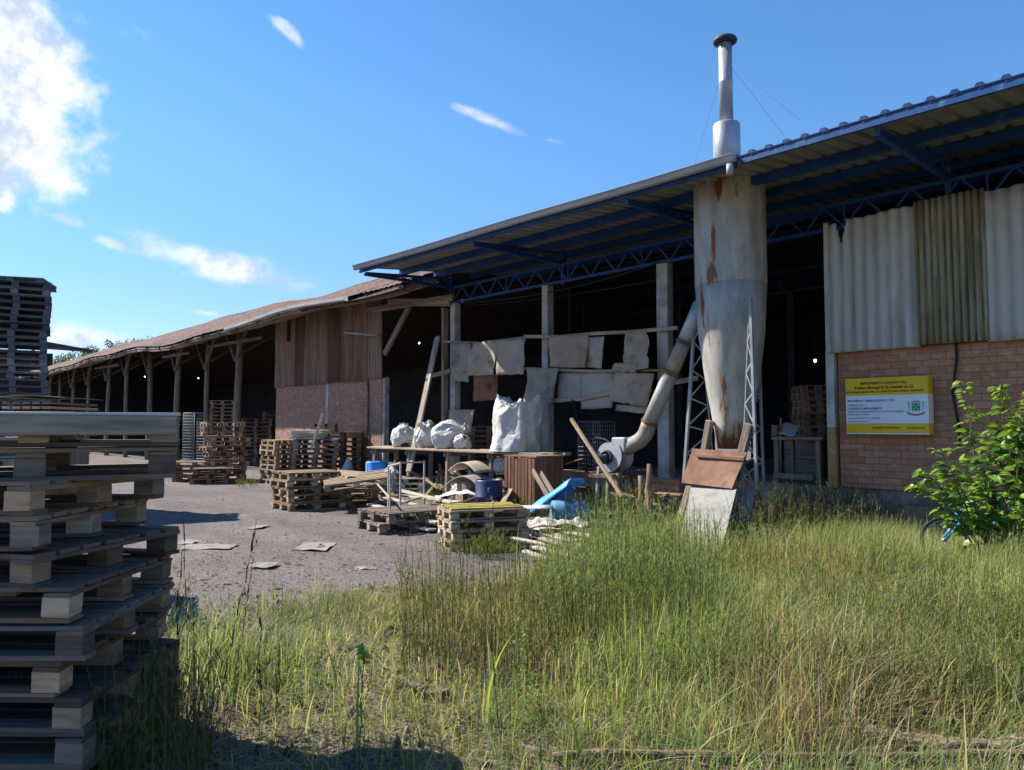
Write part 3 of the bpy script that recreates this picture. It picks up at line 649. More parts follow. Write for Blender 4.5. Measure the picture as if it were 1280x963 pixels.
mb = MB(); mb.lathe([(.235, cbot), (.3, cbot + .38), (.37, cbot + .8), (.44, cbot + 1.25), (.51, cbot + 1.8), (.557, cmid)], (CX, CY_, 0), 48, None, True, dent); part('cone', mb, cm_, C)
c1 = PY(914, 152, CY_).z; c2 = PY(911, 54, CY_).z; c3 = PY(911, 43, CY_).z
mb = MB(); mb.lathe([(.215, ctop - .1), (.215, c1 - .05), (.2, c1 - .02), (.11, c1 + .02)], (CX - .03, CY_, 0), 28); ch = part('chimney_sleeve', mb, galv, C)
mb = MB(); mb.lathe([(.11, c1), (.108, c1 + (c2 - c1) * .5), (.114, c1 + (c2 - c1) * .5 + .01), (.112, c1 + (c2 - c1) * .5 + .03), (.107, c1 + (c2 - c1) * .5 + .04), (.107, c2)], (CX - .03, CY_, 0), 24); part('chimney_pipe', mb, galv, C)
mb = MB(); mb.lathe([(.125, c2 + .005), (.185, c2 + .03), (.195, c2 + .06), (.17, c2 + .1), (.08, c3 + .0), (.02, c3 + .02)], (CX - .03, CY_, 0), 24)
for k in range(4): a = k * PI / 2; mb.bar((CX - .03 + .1 * math.cos(a), CY_ + .1 * math.sin(a), c2 - .12), (CX - .03 + .12 * math.cos(a), CY_ + .12 * math.sin(a), c2 + .03), .02, .006)
part('rain_cap', mb, darkiron, C)
mb = MB()
for e in (PY(985, 176, 13), PY(868, 208, 13), PY(1000, 150, 10)): mb.tube([Vector((CX - .03, CY_, c2 - .25)), e], .0018, 4)
part('guy_wires', mb, darkiron, C)
# lattice legs
latsteel = M('dull_lattice_steel', [(.2, .21, .22), (.32, .33, .34)], 5, rough=.6, bump=.05, spots=[((.22, .16, .11), 6, (1, 1, 1), .6, .7, .5)])
def lattice(name, a0, a1, b0, b1, n, w):
    mb = MB(); mb.bar(a0, a1, w, w, .004); mb.bar(b0, b1, w * .5, w * .5, .004); a0, a1, b0, b1 = map(Vector, (a0, a1, b0, b1))
    for i in range(n):
        t0, t1, tm = i / n, (i + 1) / n, (i + .5) / n
        mb.bar(a0.lerp(a1, t0), b0.lerp(b1, tm), .024, .024, .002); mb.bar(b0.lerp(b1, tm), a0.lerp(a1, t1), .024, .024, .002)
    return part(name, mb, latsteel, C)
lattice('lattice_leg', PY(855, 603, 10.6), PY(869, 392, 10.6), PY(893, 590, 10.95), PY(874, 392, 10.62), 6, .05)
lattice('lattice_leg', PY(946, 612, 10.1), PY(938, 372, 10.1), PY(928, 600, 10.2), PY(937, 372, 10.12), 6, .045)
lattice('lattice_leg', (CX + .1, CY_ + .75, .5), (CX + .1, CY_ + .6, ctop - .2), (CX - .25, CY_ + .75, .5), (CX - .25, CY_ + .6, ctop - .2), 9, .04)
for p, q in (((876, 592, 10.3), (888, 526, 10.35)), ((922, 590, 10.1), (937, 530, 10.1))):
    mb = MB(); mb.bar(PY(*p), PY(*q), .1, .12, .01, .005); part('timber_strut', mb, timber, C, (1.2, 1.15, 1.1))
# blower and its duct
blc = PY(768, 570, 10.5)
D = empty('dust_blower', (blc.x, 10.5, 0), 'white and grey blower fan with long patched metal duct rising to the cyclone', 'blower')
ax = Matrix.Rotation(PI / 2, 3, 'X')
mb = MB()
nn = 28; w2 = .17
for s_ in (-1, 1):
    for k in range(nn):
        t = 2 * PI * k / nn; r = .23 + .08 * k / nn; mb.v.append(blc + Vector((r * math.cos(t + .9), s_ * w2, r * math.sin(t + .9))))
for k in range(nn): k2 = (k + 1) % nn; mb.face([k, k2, nn + k2, nn + k], [(0, 0)] * 4, True)
mb.face(list(range(nn)), [(0, 0)] * nn); mb.face([nn + k for k in range(nn)][::-1], [(0, 0)] * nn)
mb.box(blc + Vector((.2, .0, .2)), (.3, .3, .26), None, .02); hs = part('fan_housing', mb, greypaint, D)
mb = MB(); mb.lathe([(.13, 0), (.13, .04), (.1, .06), (.09, .0)], blc + Vector((-.02, -w2, -.02)), 24, ax); mb.lathe([(.03, -.03), (.06, -.02), (.06, .06), (.04, .08)], blc + Vector((-.02, -w2 - .02, -.02)), 16, ax); part('inlet_ring', mb, darkiron, hs)
mb = MB(); mb.lathe([(.07, 0), (.085, .02), (.085, .2), (.07, .22), (.05, .24)], blc + Vector((-.04, -w2 - .24, -.06)), 18, Matrix.Rotation(-PI / 2, 3, 'X')); part('motor', mb, darkiron, D)
for dx, dy in ((-.26, -.12), (.26, -.12), (-.26, .14), (.26, .14)):
    mb = MB(); mb.bar(blc + Vector((dx, dy, -.2)), Vector((blc.x + dx * 1.25, 10.5 + dy * 1.2, .05)), .05, .05, .004); part('leg', mb, rustdark if dx > 0 else greypaint, D)
mb = MB(); mb.box((blc.x, 10.5, blc.z - .36), (.8, .5, .06), None, .005); part('base_frame', mb, rustdark, D)
d0 = PY(781, 561, 10.5); d1 = PY(800, 551, 10.5); d2 = PY(812, 528, 10.5); d3 = PY(839, 466, 10.55); d4 = PY(872, 389, 10.6)
mb = MB(); mb.tube([d0, d0.lerp(d1, .6), d1, d1.lerp(d2, .35) + Vector((.03, 0, -.02)), d1.lerp(d2, .7) + Vector((.02, 0, -.01)), d2], [.13, .135, .135, .135, .135, .135], 20); dct = part('duct_elbow', mb, M('brown_stained_duct', [(.19, .155, .11), (.27, .235, .18), (.33, .295, .25)], 5, rough=.6, spots=[((.2, .11, .06), 6, (1, 1, 1), .56, .7, .6)]), D)
mb = MB(); mb.tube([d2, d3], .13, 20); part('duct_pipe', mb, MATS['brown_stained_duct'] if False else M('dull_duct', [(.24, .225, .2), (.33, .315, .29)], 4, rough=.55, spots=[((.25, .18, .11), 4, (1, 1, 1), .55, .7, .6)]), D)
mb = MB(); mb.tube([d3, d3.lerp(d4, .5)], .126, 20); part('duct_pipe', mb, MATS['brown_stained_duct'] if 'brown_stained_duct' in MATS else galv, D)
mb = MB(); mb.tube([d3.lerp(d4, .5), d4 + (d4 - d3) * .12], .122, 20); part('duct_pipe', mb, galv, D)
for c, a in ((d2, d3 - d2), (d3, d3 - d2), (d3.lerp(d4, .5), d4 - d3)):
    mb = MB(); a = a.normalized(); mb.tube([c - a * .025, c + a * .025], .148, 20); part('duct_collar', mb, rustdark, D)
# covers leaning under the cyclone
def quadslab(pts, th, ch=.004, n=6, wav=0.0, seed=0):
    mb = MB(); a, b, c, d = [Vector(p) for p in pts]
    def fn(u, v):
        p = a.lerp(b, u).lerp(d.lerp(c, u), v); nrm = (b - a).cross(d - a).normalized()
        return p + nrm * wav * noise.noise((u * 2.3 + seed, v * 2.3, seed))
    mb.grid(fn, n, n, False); return mb
o = solid(solo('rusty_cover', quadslab([PY(852, 604, 9.85), PY(915, 611, 9.75), PY(934, 566, 10.05), PY(866, 561, 10.1)], .03, n=8, wav=.006), rust, 'rust brown steel cover plate tilted under the cyclone cone', 'cover plate'), .014)
mb = MB(); mb.bar(PY(870, 569, 10.0), PY(931, 574, 9.97), .05, .06, .006); part('lath', mb, timber, o, (1.3, .9, .7))
solid(solo('grey_board', quadslab([GR(846, 690), GR(900, 697), PY(921, 612, 9.8), PY(864, 609, 9.9)], .03, n=8, wav=.012, seed=3), M('weathered_board', [(.19, .18, .165), (.27, .26, .24), (.33, .315, .29)], 3, rough=.9, bump=.3, spots=[((.14, .125, .1), 3, (1, 1, 1), .55, .7, .6)]), 'pale grey cement board leaning below the rusty cover plate', 'board'), .02)
solid(solo('leaning_sheet', quadslab([GR(904, 688) + FW2 * .5, GR(948, 686) + FW2 * .5, PY(944, 612, 10.15), PY(906, 608, 10.2)], .02, n=8, wav=.035, seed=8), MATS['weathered_board'], 'bluish grey sheet leaning behind the right edge of the cement board', 'sheet'), .012)
mb = MB(); mb.bar(GR(842, 676), PY(862, 610, 10.1), .1, .1, .01, .006); solo('timber_prop', mb, timber, 'short weathered timber prop left of the leaning cement board', 'timber', color=(1, .95, .85))

# ------------------------------------------------------------------ hardboard hung across the front on rails
for (pts, w, lab) in (([(552, 427), (600, 429), (655, 422)], .05, 'left length of the top wooden rail over hanging hardboards'), ([(655, 421), (700, 421), (745, 417), (790, 415), (846, 410)], .07, 'right length of top wooden rail above hanging hardboards'),
                      ([(655, 461), (740, 464), (828, 463)], .06, 'middle wooden rail between the two rows of hardboards'), ([(693, 501), (730, 498), (766, 491)], .09, 'short slanting wooden rail across the lower hardboards'),
                      ([(838, 479), (872, 473)], .1, 'short wooden rail between the concrete post and cyclone'), ([(540, 470), (563, 464)], .1, 'short rail nailed to the leftmost concrete post')):
    mb = MB(); P = [PY(x, y, FY - .16) for x, y in pts]
    for p, q in zip(P, P[1:]): mb.bar(p, q + (q - p).normalized() * .02, .04, w, .006, .004)
    solo('wooden_rail', mb, timber, lab, 'wooden rail', 'wooden rails holding up the hardboards', color=(1.5, 1.4, 1.25))
def board(q, tint, lab, curl=.05, y=FY - .22, n=10, seed=0, fold=None, grp='hardboard sheets hung across the front'):
    a, b, c, d = [PY(px, py, y) for px, py in q]
    def fn(u, v):
        p = a.lerp(b, u).lerp(d.lerp(c, u), v)
        off = -curl * (noise.noise((u * 1.7 + seed * 3.1, v * 1.7, seed)) + .9 * v * abs(u - .5)) 
        if fold: off -= fold * max(0, u + v - 1.1) ** 1.3
        return p + Vector((.03 * noise.noise((v * 7, seed, 0)), off, .03 * noise.noise((u * 7, seed, 4))))
    mb = MB(); mb.grid(fn, n, n, True, True)
    return solid(solo('hardboard_sheet', mb, hardboard, lab, 'hardboard', grp, color=tint), .006)
board([(563, 428), (588, 428), (587, 478), (566, 476)], (.72, .7, .68), 'narrow grey hardboard hanging at the left end beside concrete post', .05, seed=1)
board([(587, 429), (621, 427), (619, 469), (587, 470)], (1.05, .98, .9), 'square beige hardboard second from left in the top row', .1, FY - .2, seed=2)
board([(621, 426), (657, 423), (656, 468), (622, 469)], (.98, .94, .88), 'square beige hardboard just right of the second concrete post gap', .07, FY - .24, seed=3)
board([(686, 421), (736, 418), (734, 460), (688, 459)], (.85, .74, .64), 'brownish hardboard beside the middle concrete post in top row', .06, seed=4)
board([(734, 422), (755, 421), (752, 461), (732, 459)], (1.0, .96, .9), 'narrow pale hardboard hanging right of the brownish one', .04, FY - .19, seed=5)
board([(783, 416), (806, 414), (829, 462), (776, 462)], (1.0, .9, .78), 'twisted torn hardboard curling out at the right of top row', .16, FY - .25, 14, 6, .5)
board([(768, 454), (798, 456), (796, 466), (766, 464)], (.9, .84, .76), 'small scrap of hardboard below the twisted torn one', .05, FY - .28, 6, 7)
board([(660, 461), (698, 460), (692, 507), (656, 505)], (.76, .75, .74), 'dark grey hardboard left in the lower row above the white bag', .08, FY - .24, seed=8)
board([(697, 467), (727, 465), (727, 502), (697, 501)], (.9, .9, .9), 'grey hardboard second in lower row behind a slanting rail', .03, FY - .1, seed=9)
board([(727, 466), (768, 464), (766, 510), (727, 512)], (.98, .97, .95), 'light grey hardboard third in lower row hanging lowest', .04, FY - .12, seed=10)
board([(768, 465), (818, 467), (811, 510), (761, 501)], (1.05, .9, .74), 'tan hardboard at the right of the lower row', .06, FY - .27, seed=11)
board([(770, 506), (810, 509), (806, 517), (770, 514)], (1.0, .98, .95), 'strip of pale board peeping below the tan hardboard', .02, FY - .15, 6, 12)
board([(561, 513), (593, 512), (589, 542), (562, 541)], (.9, .88, .86), 'grey hardboard on the bench against the leftmost concrete post', .06, FY - .16, 8, 13)
board([(592, 470), (622, 468), (622, 500), (592, 502)], (.85, .5, .36), 'reddish brown board inside behind the beige hardboards', .02, FY + .9, 6, 14)

# ------------------------------------------------------------------ bench, sacks and clutter in front
bl, br = PY(476, 553, 10.95), PY(704, 569, 10.95); bz = 1.08
W = empty('workbench', ((bl.x + br.x) / 2, 10.95, 0), 'long plank bench carrying white sacks along the workshop front', 'workbench')
for k in range(4):
    mb = MB(); y = 10.55 + .2 * k; z = bz + .006 * (k % 2)
    mb.bar((bl.x + R.uniform(-.2, .2), y, z - .02), (br.x + R.uniform(-.25, .15), y, z - .03), .19, .045, .006, .004); part('plank', mb, timber, W, R.choice([(1.4, 1.35, 1.25), (1.2, 1.15, 1.1), (1.6, 1.5, 1.4)]))
for f in (.04, .27, .5, .73, .93):
    x = bl.x + (br.x - bl.x) * f
    for y in (10.6, 11.25):
        mb = MB(); mb.bar((x, y, 0), (x + .02, y, bz - .05), .09, .09, .008, .004); part('leg', mb, timber, W, (1.1, 1.05, 1))
    mb = MB(); mb.bar((x, 10.5, bz - .11), (x, 11.3, bz - .11), .05, .1, .006); part('crosspiece', mb, timber, W)
def sack(c, R0, H, seed, tilt=.9, az=0.0):
    mb = MB(); rr = random.Random(seed); ph = [rr.uniform(0, 6.28) for _ in range(6)]
    prof = [(0, .3), (.03, .62), (.1, .9), (.3, 1.05), (.5, .98), (.68, .78), (.8, .45), (.87, .22), (.9, .17), (.95, .26), (1, .36)]
    rot = Matrix.Rotation(az, 3, 'Z') @ Matrix.Rotation(tilt, 3, 'Y')
    def fn(u, v):
        t = 2 * PI * u; k = max(0, (v - .35)) * 1.5; r = R0 * interp(v, prof)
        r *= 1 + k * (.1 * math.sin(7 * t + ph[0]) + .08 * math.sin(11 * t + ph[1] + v * 4)) + .07 * math.sin(2 * t + ph[2]) + .04 * math.sin(3 * t + ph[3] + v * 5)
        q = Vector((r * math.cos(t), r * math.sin(t), H * v))
        n = q.normalized() if q.length > .01 else Vector((0, 0, 1)); d = (abs(noise.noise((math.cos(t) * 2.4 + seed, math.sin(t) * 2.4, v * 2.2))) - .2) * -.13 + (abs(noise.noise((math.cos(t) * 6, math.sin(t) * 6 + seed, v * 5))) - .2) * -.05
        q = rot @ (q + Vector((math.cos(t), math.sin(t), 0)) * d * min(1, r / R0 + .1) - Vector((0, 0, H * .4))); q.z = max(q.z, -R0 * .72 + .01 * math.sin(9 * t))
        return Vector(c) + q
    mb.grid(fn, 64, 44, True); mb.v[0:0] = []
    return mb
def blob(c, rx, ry, rz_, amp, seed, nz=3.0, nu=40, nv=28, pw=.8, flat=.8, top=None):
    mb = MB()
    def fn(u, v):
        t = 2 * PI * u; p = PI * v - PI / 2; cp = math.copysign(abs(math.cos(p)) ** pw, math.cos(p)); sp_ = math.copysign(abs(math.sin(p)) ** pw, math.sin(p))
        q = Vector((rx * cp * math.cos(t), ry * cp * math.sin(t), rz_ * sp_)); d = q.normalized()
        k = noise.noise(d * nz * .4 + Vector((seed, 0, 0))) * 1.3 + (abs(noise.noise(Vector((d.x * 3, d.y * 3, d.z * 1.2)) + Vector((0, seed, 0)))) - .25) * -.55 + .3 * (abs(noise.noise(d * nz * 2.4 + Vector((0, 0, seed)))) - .2)
        q = q + d * amp * k
        if top and q.z > 0: q = q + top(q, d)
        q.z = max(q.z, -rz_ * flat); return Vector(c) + q
    mb.grid(fn, nu, nv, True); return mb
bagc = PY(648, 533, 10.9); bw = .52
def bagfn():
    mb = MB(); x0 = bagc.x; y0 = 10.92; H = 1.04
    def fn(u, v):
        t = 2 * PI * u; k = max(abs(math.cos(t)), abs(math.sin(t))); r = 1.06 * bw * (1 / k) ** .18
        if v < .8:
            h = v / .8; bulge = 1.06 + .07 * math.sin(PI * min(1, h * 1.05)) - .17 * h
            lean = .1 * h
            q = Vector((r * bulge * math.cos(t), r * bulge * math.sin(t), H * h))
            fr = (abs(noise.noise((math.cos(t) * 1.7, math.sin(t) * 1.7, h * 1.6 + 2))) - .2) * .15 + (abs(noise.noise((math.cos(t) * 7, math.sin(t) * 7, h * 3.5 + 4))) - .2) * .05 + (abs(noise.noise((math.cos(t) * 9 + 3, math.sin(t) * 9, h * 14))) - .2) * .022
            q += Vector((math.cos(t), math.sin(t), 0)) * -fr; q.x += lean
            q.z += h * (.09 * math.sin(t * 2 + .5) + .05 * math.sin(t * 7) + .03 * math.sin(t * 13))
        else:
            h = (v - .8) / .2; rr = r * (.92 - .85 * h)
            q = Vector((rr * math.cos(t) + .1, rr * math.sin(t), H * (1 + .02 * math.sin(t * 5) - .1 * h) + (1 - h) * (.09 * math.sin(t * 2 + .5) + .05 * math.sin(t * 7) + .03 * math.sin(t * 13)) + .12 * noise.noise((rr * 6 * math.cos(t), rr * 6 * math.sin(t), 3))))
        return Vector((x0, y0, bz)) + q
    mb.grid(fn, 72, 50, True); return mb
solo('bulk_bag', bagfn(), plasticwhite, 'big bulging white woven bulk bag standing on the bench', 'bulk bag')
sg = 'white sacks lying on the bench'
for px, py, rx, ry, rz_, sd, lab in ((506, 541, .34, .3, .28, 1, 'white sack at the left end of the bench, the fullest'), (532, 550, .3, .28, .21, 2, 'white sack on the bench behind the leaning plank foot'),
                                     (560, 547, .38, .3, .25, 3, 'white knotted sack on the bench beside the concrete post'), (578, 549, .2, .22, .2, 4, 'small white sack at the right end of the sack row'), (531, 530, .3, .25, .24, 5, 'grey white sack lying behind the other sacks')):
    y = 10.9 if sd < 5 else 11.35; c = PY(px, py, y); c.z = bz + rz_ * .74 + (.1 if sd == 5 else 0); c.z = bz + rx * .7 + (.08 if sd == 5 else 0); solo('sack', sack(c, rx * .95, rx * 2.3, sd * 7.3, (.9, .5, 1.15, 1.0, .7)[sd - 1], (2.6, -1.2, .5, -.4, 1.9)[sd - 1]), plasticwhite, lab, 'sack', sg)
c = PY(487, 590, 10.3); c.z = .24; solo('sack', sack(c, .32, .8, 55, .35, 2.0), plasticwhite, 'white sack standing on the ground beside the bright blue barrel', 'sack')
c = PY(580, 603, 10.4); c.z = .2; solo('sack', sack(c, .24, .75, 65, .4, 1.0), plasticwhite, 'ragged white sack under the bench near the curved panel', 'sack')
mb = MB(); a, b = PY(511, 590, 10.5), PY(547, 421, FY - .22); mb.bar(a, b, .05, .2, .008, .004, (1, 0, 0)); solo('leaning_plank', mb, timber, 'long grey plank leaning steeply over the sacks against the beam', 'plank', color=(1.35, 1.4, 1.45))
# crate of vertical slats under the bag
cr = DP(645, 652, 12.4); ccx, ccy = PY(667, 610, 9.85).x, 9.85
K = empty('slatted_crate', (ccx, ccy, 0), 'dark brown crate of upright slats under the bulk bag', 'crate', rz=0)
mb = MB()
for i in range(9): mb.box((ccx - .36 + .09 * i, ccy - .36, .53 + R.uniform(-.03, .02)), (.078, .02, 1.0), None, .004, .003)
part('front_panel', mb, timber, K, (.9, .55, .4))
for sx in (-1, 1):
    mb = MB()
    for i in range(8): mb.box((ccx + sx * .4, ccy - .3 + .09 * i, .53), (.02, .078, 1.0 + R.uniform(-.04, .02)), None, .004, .003)
    part('side_panel', mb, timber, K, (.75, .5, .38))
mb = MB(); mb.box((ccx, ccy + .02, 1.05), (.86, .76, .03)); part('lid', mb, timber, K, (1, .8, .65))
# drums
def drum(name, base, r, h, mat, col, lab, axis=None, ribs=(.33, .66), openb=False, cat='barrel', cut=None):
    prof = [(r * .93, 0), (r, .02 * h)]
    for k in ribs: prof += [(r, h * (k - .03)), (r * 1.035, h * (k - .015)), (r * 1.035, h * (k + .015)), (r, h * (k + .03))]
    prof += [(r, h * .96), (r * .97, h * .98), (r * .94, h)]
    if openb: prof += [(r * .9, h), (r * .9, h * .1), (.01, h * .08)]
    else: prof += [(r * .88, h * .975), (.02, h * .972)]
    mb = MB(); mb.lathe(prof, base, 32, axis); return solo(name, mb, mat, lab, cat, color=col)
b = GR(470, 613); drum('plastic_barrel', b, .26, .72, plasticblue, (1, 1.1, 1.2), 'bright blue plastic barrel standing before the brick bay corner')
b = GR(611, 642); drum('plastic_barrel', b, .25, .62, plasticblue, (.5, .1, .16), 'dark navy open drum standing in the weeds', None, (.5,), True)
la = (RT * .97 + FW2 * .2 + Vector((0, 0, -.02))).normalized(); q = la.to_track_quat('Z', 'Y').to_matrix()
b = GR(690, 657); drum('plastic_barrel', b + Vector((0, 0, .2)), .2, .58, M('sun_faded_blue_plastic', [(.07, .2, .34), (.11, .27, .4)], 4, rough=.55, bump=.05, spots=[((.27, .25, .2), 4, (1, 1, 2), .58, .7, .7), ((.2, .1, .06), 6, (1, 1, 1), .66, .74, .6)]), (1, 1, 1), 'faded light blue small barrel lying on its side', q, (.3, .6), True)
mb = MB(); a0 = GR(675, 652) + Vector((0, 0, .12)); a1 = DP(722, 606, 12.3); dr = (a1 - a0); sd_ = Vector((0, 0, 1)).cross(dr).normalized(); up_ = dr.cross(sd_).normalized() 
nn_ = sd_.cross(dr).normalized(); nn_ = nn_ if nn_.z > 0 else -nn_
mb.grid(lambda u, v: a0 + dr * (u + .04 * math.sin(v * 11) * u) + sd_ * (.23 * math.cos(PI * (v * .9 + .05))) + nn_ * (.2 * math.sin(PI * (v * .9 + .05)) * (1 - .35 * u) + .02 * noise.noise((u * 4, v * 4, 2))), 14, 18)
solid(solo('split_barrel', mb, plasticblue, 'bright blue barrel split lengthwise, propped up at a slant', 'split barrel', color=(1.4, 1.5, 1.35)), .008)
mb = MB(); cb = GR(433, 606); mb.lathe([(.3, 0), (.27, .02), (.06, .56), (.05, .6), (.03, .6), (.2, .05)], cb + Vector((0, 0, .12)), 28, Matrix.Rotation(rad(8), 3, 'Y')); solo('metal_funnel', mb, M('lilac_grey_metal', [(.3, .33, .42), (.4, .43, .5)], 4, rough=.5), 'blue grey metal funnel standing upside down beside the pallets', 'funnel')
# curved panel (bonnet) and bits under the bench
for (px, py, w, tint, lab, y) in ((589, 583, .95, (1.1, 1.05, .95), 'beige curved metal panel lying bulge upward under the bench', 10.4), (590, 600, 1.1, (.8, .85, .85), 'greyish curved panel lying below the beige one', 10.2)):
    c = PY(px, py, y); mb = MB()
    mb.grid(lambda u, v: c + Vector(((u - .5) * w, (v - .5) * .5, .26 * math.sin(PI * (u * .85 + .08)) - .18 + .03 * v)), 14, 6, True)
    solid(solo('curved_panel', mb, hardboard, lab, 'metal panel', color=tint), .02)
c = PY(632, 582, 10.9); solo('sack', sack(c, .26, .6, 91, 1.2, .3), plasticwhite, 'white sack tucked under the bench right of the curved panels', 'sack')
mb = MB(); c = GR(575, 632); mb.grid(lambda u, v: c + RT * (u - .5) * 1.0 + FW2 * (v - .5) * .5 + Vector((0, 0, .16 + .07 * noise.noise((u * 5, v * 5, 1)) + .1 * math.sin(u * 3))), 14, 10, True)
solid(solo('plastic_sheet', mb, glassy, 'crumpled greenish clear plastic sheet beside the navy drum', 'plastic sheet'), .006)
c = PY(606, 478, FY + .8)
# rack frames of thin steel
def frame(name, rects, r, lab, bars=(), mat=None):
    mb = MB()
    for (p, q) in rects: mb.bar(p, q, r, r, .003)
    for (p, q) in bars: mb.bar(p, q, r * .6, r * .6, .002)
    return solo(name, mb, mat or M('bare_pale_steel', [(.3, .27, .23), (.45, .42, .37)], 6, rough=.6, spots=[((.2, .1, .05), 6, (1, 1, 1), .56, .7, .7)]), lab, 'metal rack')
f0 = GR(500, 652); f1 = GR(530, 640); z = Vector((0, 0, 1))
frame('steel_rack', [(f0, f0 + z * 1.0), (f1, f1 + z * .95), (f0 + z * .98, f1 + z * .93), (f0 + z * .3, f1 + z * .28), (f0 + FW2 * .6 - RT * .3, f0 + FW2 * .6 - RT * .3 + z * .9), (f0 + z * .98, f0 + FW2 * .6 - RT * .3 + z * .9)], .028, 'tall pale steel frame standing among planks before the bench')
f0 = GR(487, 664); f1 = GR(459, 622)
frame('steel_rack', [(f0, f0 + z * .93), (f1, f1 + z * .75), (f0 + z * .5, f1 + z * .55)], .025, 'low bent steel frame between the two flat pallets and the barrel')
def cage(name, p, xdir, w, h, lab, n=9, m=12, dpt=.5):
    mb = MB(); xd = xdir.normalized(); yd = z.cross(xd)
    for yy in (0, dpt):
        o = p + yd * yy
        for i in range(n + 1): mb.tube([o + xd * w * i / n, o + xd * w * i / n + z * h], .012 if i in (0, n) else .006, 5)
        for j in range(m + 1): mb.tube([o + z * h * j / m, o + xd * w + z * h * j / m], .012 if j in (0, m) else .006, 5)
    for i in (0, n):
        for j in range(0, m + 1, 2): mb.tube([p + xd * w * i / n + z * h * j / m, p + xd * w * i / n + z * h * j / m + yd * dpt], .006, 5)
    return solo(name, mb, latsteel, lab, 'wire cage')
cage('wire_cage', PY(723, 590, FY + .45) + Vector((0, 0, .0)), Vector((1, 0, 0)), .62, 1.1, 'galvanised wire mesh cage inside under the hanging hardboards')
cage('wire_cage', Vector((fxat(229, FY - .6), FY - .6, .25)) , Vector((1, .1, 0)), 1.0, 1.9, 'tall wire mesh cage standing by a log post of the tiled shed', 10, 16, .6)
mb = MB(); mb.bar(PY(714, 524, 10.6), PY(778, 622, 9.5), .055, .055, .006); solo('leaning_pole', mb, timber, 'thin wooden pole leaning beside the wire cage and blower', 'pole', color=(1.5, 1.35, 1.2))
for a, b_, lab in (((666, 588), (690, 628), 'left of two short boards leaning against the slatted crate'), ((676, 592), (697, 625), 'right of two short boards leaning beside the slatted crate')):
    mb = MB(); mb.bar(PY(*a, 9.45), PY(*b_, 9.2), .03, .11, .005); solo('short_board', mb, timber, lab, 'board', color=(1.2, 1.1, 1.05))
# kerb boards and old stumps under the blower
mb = MB(); mb.bar(Vector((fxat(640), FY - .12, .52)), Vector((fxat(765), FY - .1, .5)), .06, .3, .01, .004, (0, 0, 1)); solo('kick_board', mb, timber, 'wide board along the floor edge left of the blower', 'board', color=(1.2, .9, .75))
mb = MB(); mb.bar(Vector((fxat(812), FY - .3, .5)), Vector((fxat(862), FY - .32, .5)), .06, .28, .01, .004, (0, 0, 1)); solo('kick_board', mb, timber, 'wide tan board along the floor edge right of the blower', 'board', color=(1.6, 1.15, .85))
for px, y0, y1, dx in ((801, 640, 595, 0), (808, 645, 580, 3), (813, 640, 600, -2), (776, 650, 592, -4)):
    mb = MB(); p = PY(px, y0, 10.0); q = PY(px + dx, y1, 10.1); p.z = 0
    k = [p.lerp(q, i / 5) + Vector((R.uniform(-.02, .02), R.uniform(-.02, .02), 0)) for i in range(6)]; mb.tube(k, [.055, .05, .05, .045, .05, .035], 8); solo('timber_stake', mb, timber, {801: 'left stake of the ragged stakes under the duct', 808: 'tallest ragged stake under the duct elbow', 813: 'right stake of the ragged stakes under the duct', 776: 'single stake below the blower fan housing'}[px], 'stake', color=(.9, .75, .62))
mb = MB(); mb.tube([PY(715, 500, FY - .2), PY(722, 525, 11.4), PY(735, 545, 11.1), PY(755, 549, 10.7), PY(768, 556, 10.5)], .016, 6); solo('hose', mb, rubber, 'thin dark hose drooping from hardboards to the blower', 'hose')
# things in the right hand doorway
tp = PY(995, 548, 12.4); tz = tp.z
TB = empty('work_table', (tp.x, 12.6, .62), 'rough wooden table inside the doorway right of the cyclone', 'table')
x0_, x1_ = PY(966, 548, 12.3).x, PY(1030, 548, 12.3).x
mb = MB(); mb.box(((x0_ + x1_) / 2, 12.6, tz), (x1_ - x0_, .7, .06), None, .008, .004); part('tabletop', mb, timber, TB, (1.2, 1.1, 1))
for x in (x0_ + .06, x1_ - .1):
    for y in (12.32, 12.88):
        mb = MB(); mb.bar((x, y, .63), (x, y, tz - .03), .08, .08, .008); part('leg', mb, timber, TB, (1.2, 1.1, 1))
mb = MB(); mb.bar((x0_, 12.3, .74), (x1_ - .2, 12.3, .74), .05, .1, .006); part('rail', mb, timber, TB, (1.3, 1.2, 1.1))
mb = MB(); mb.box((x0_ - .02, 12.45, tz + .13), (.1, .14, .2), None, .01); solo('timber_offcut', mb, timber, 'small upright offcut on the left end of doorway table', 'offcut')
c = PY(984, 537, 12.5); mb = MB()
mb.grid(lambda u, v: Vector((c.x, 12.5, tz + .05)) + Vector(((u - .5) * .34 + .05 * v, (v - .5) * .16, .2 * v + .02 * math.sin(u * 6))), 8, 6); solid(solo('dust_pan', mb, galv, 'grey metal scoop lying on the doorway table', 'scoop'), .01)
mb = MB(); mb.tube([(PY(974, 540, 12.9).x, 12.9, .63), (PY(974, 500, 12.9).x, 12.95, 1.75)], .02, 8); solo('broom_stick', mb, timber, 'pale upright stick in the doorway left of the table', 'stick', color=(1.8, 1.7, 1.6))

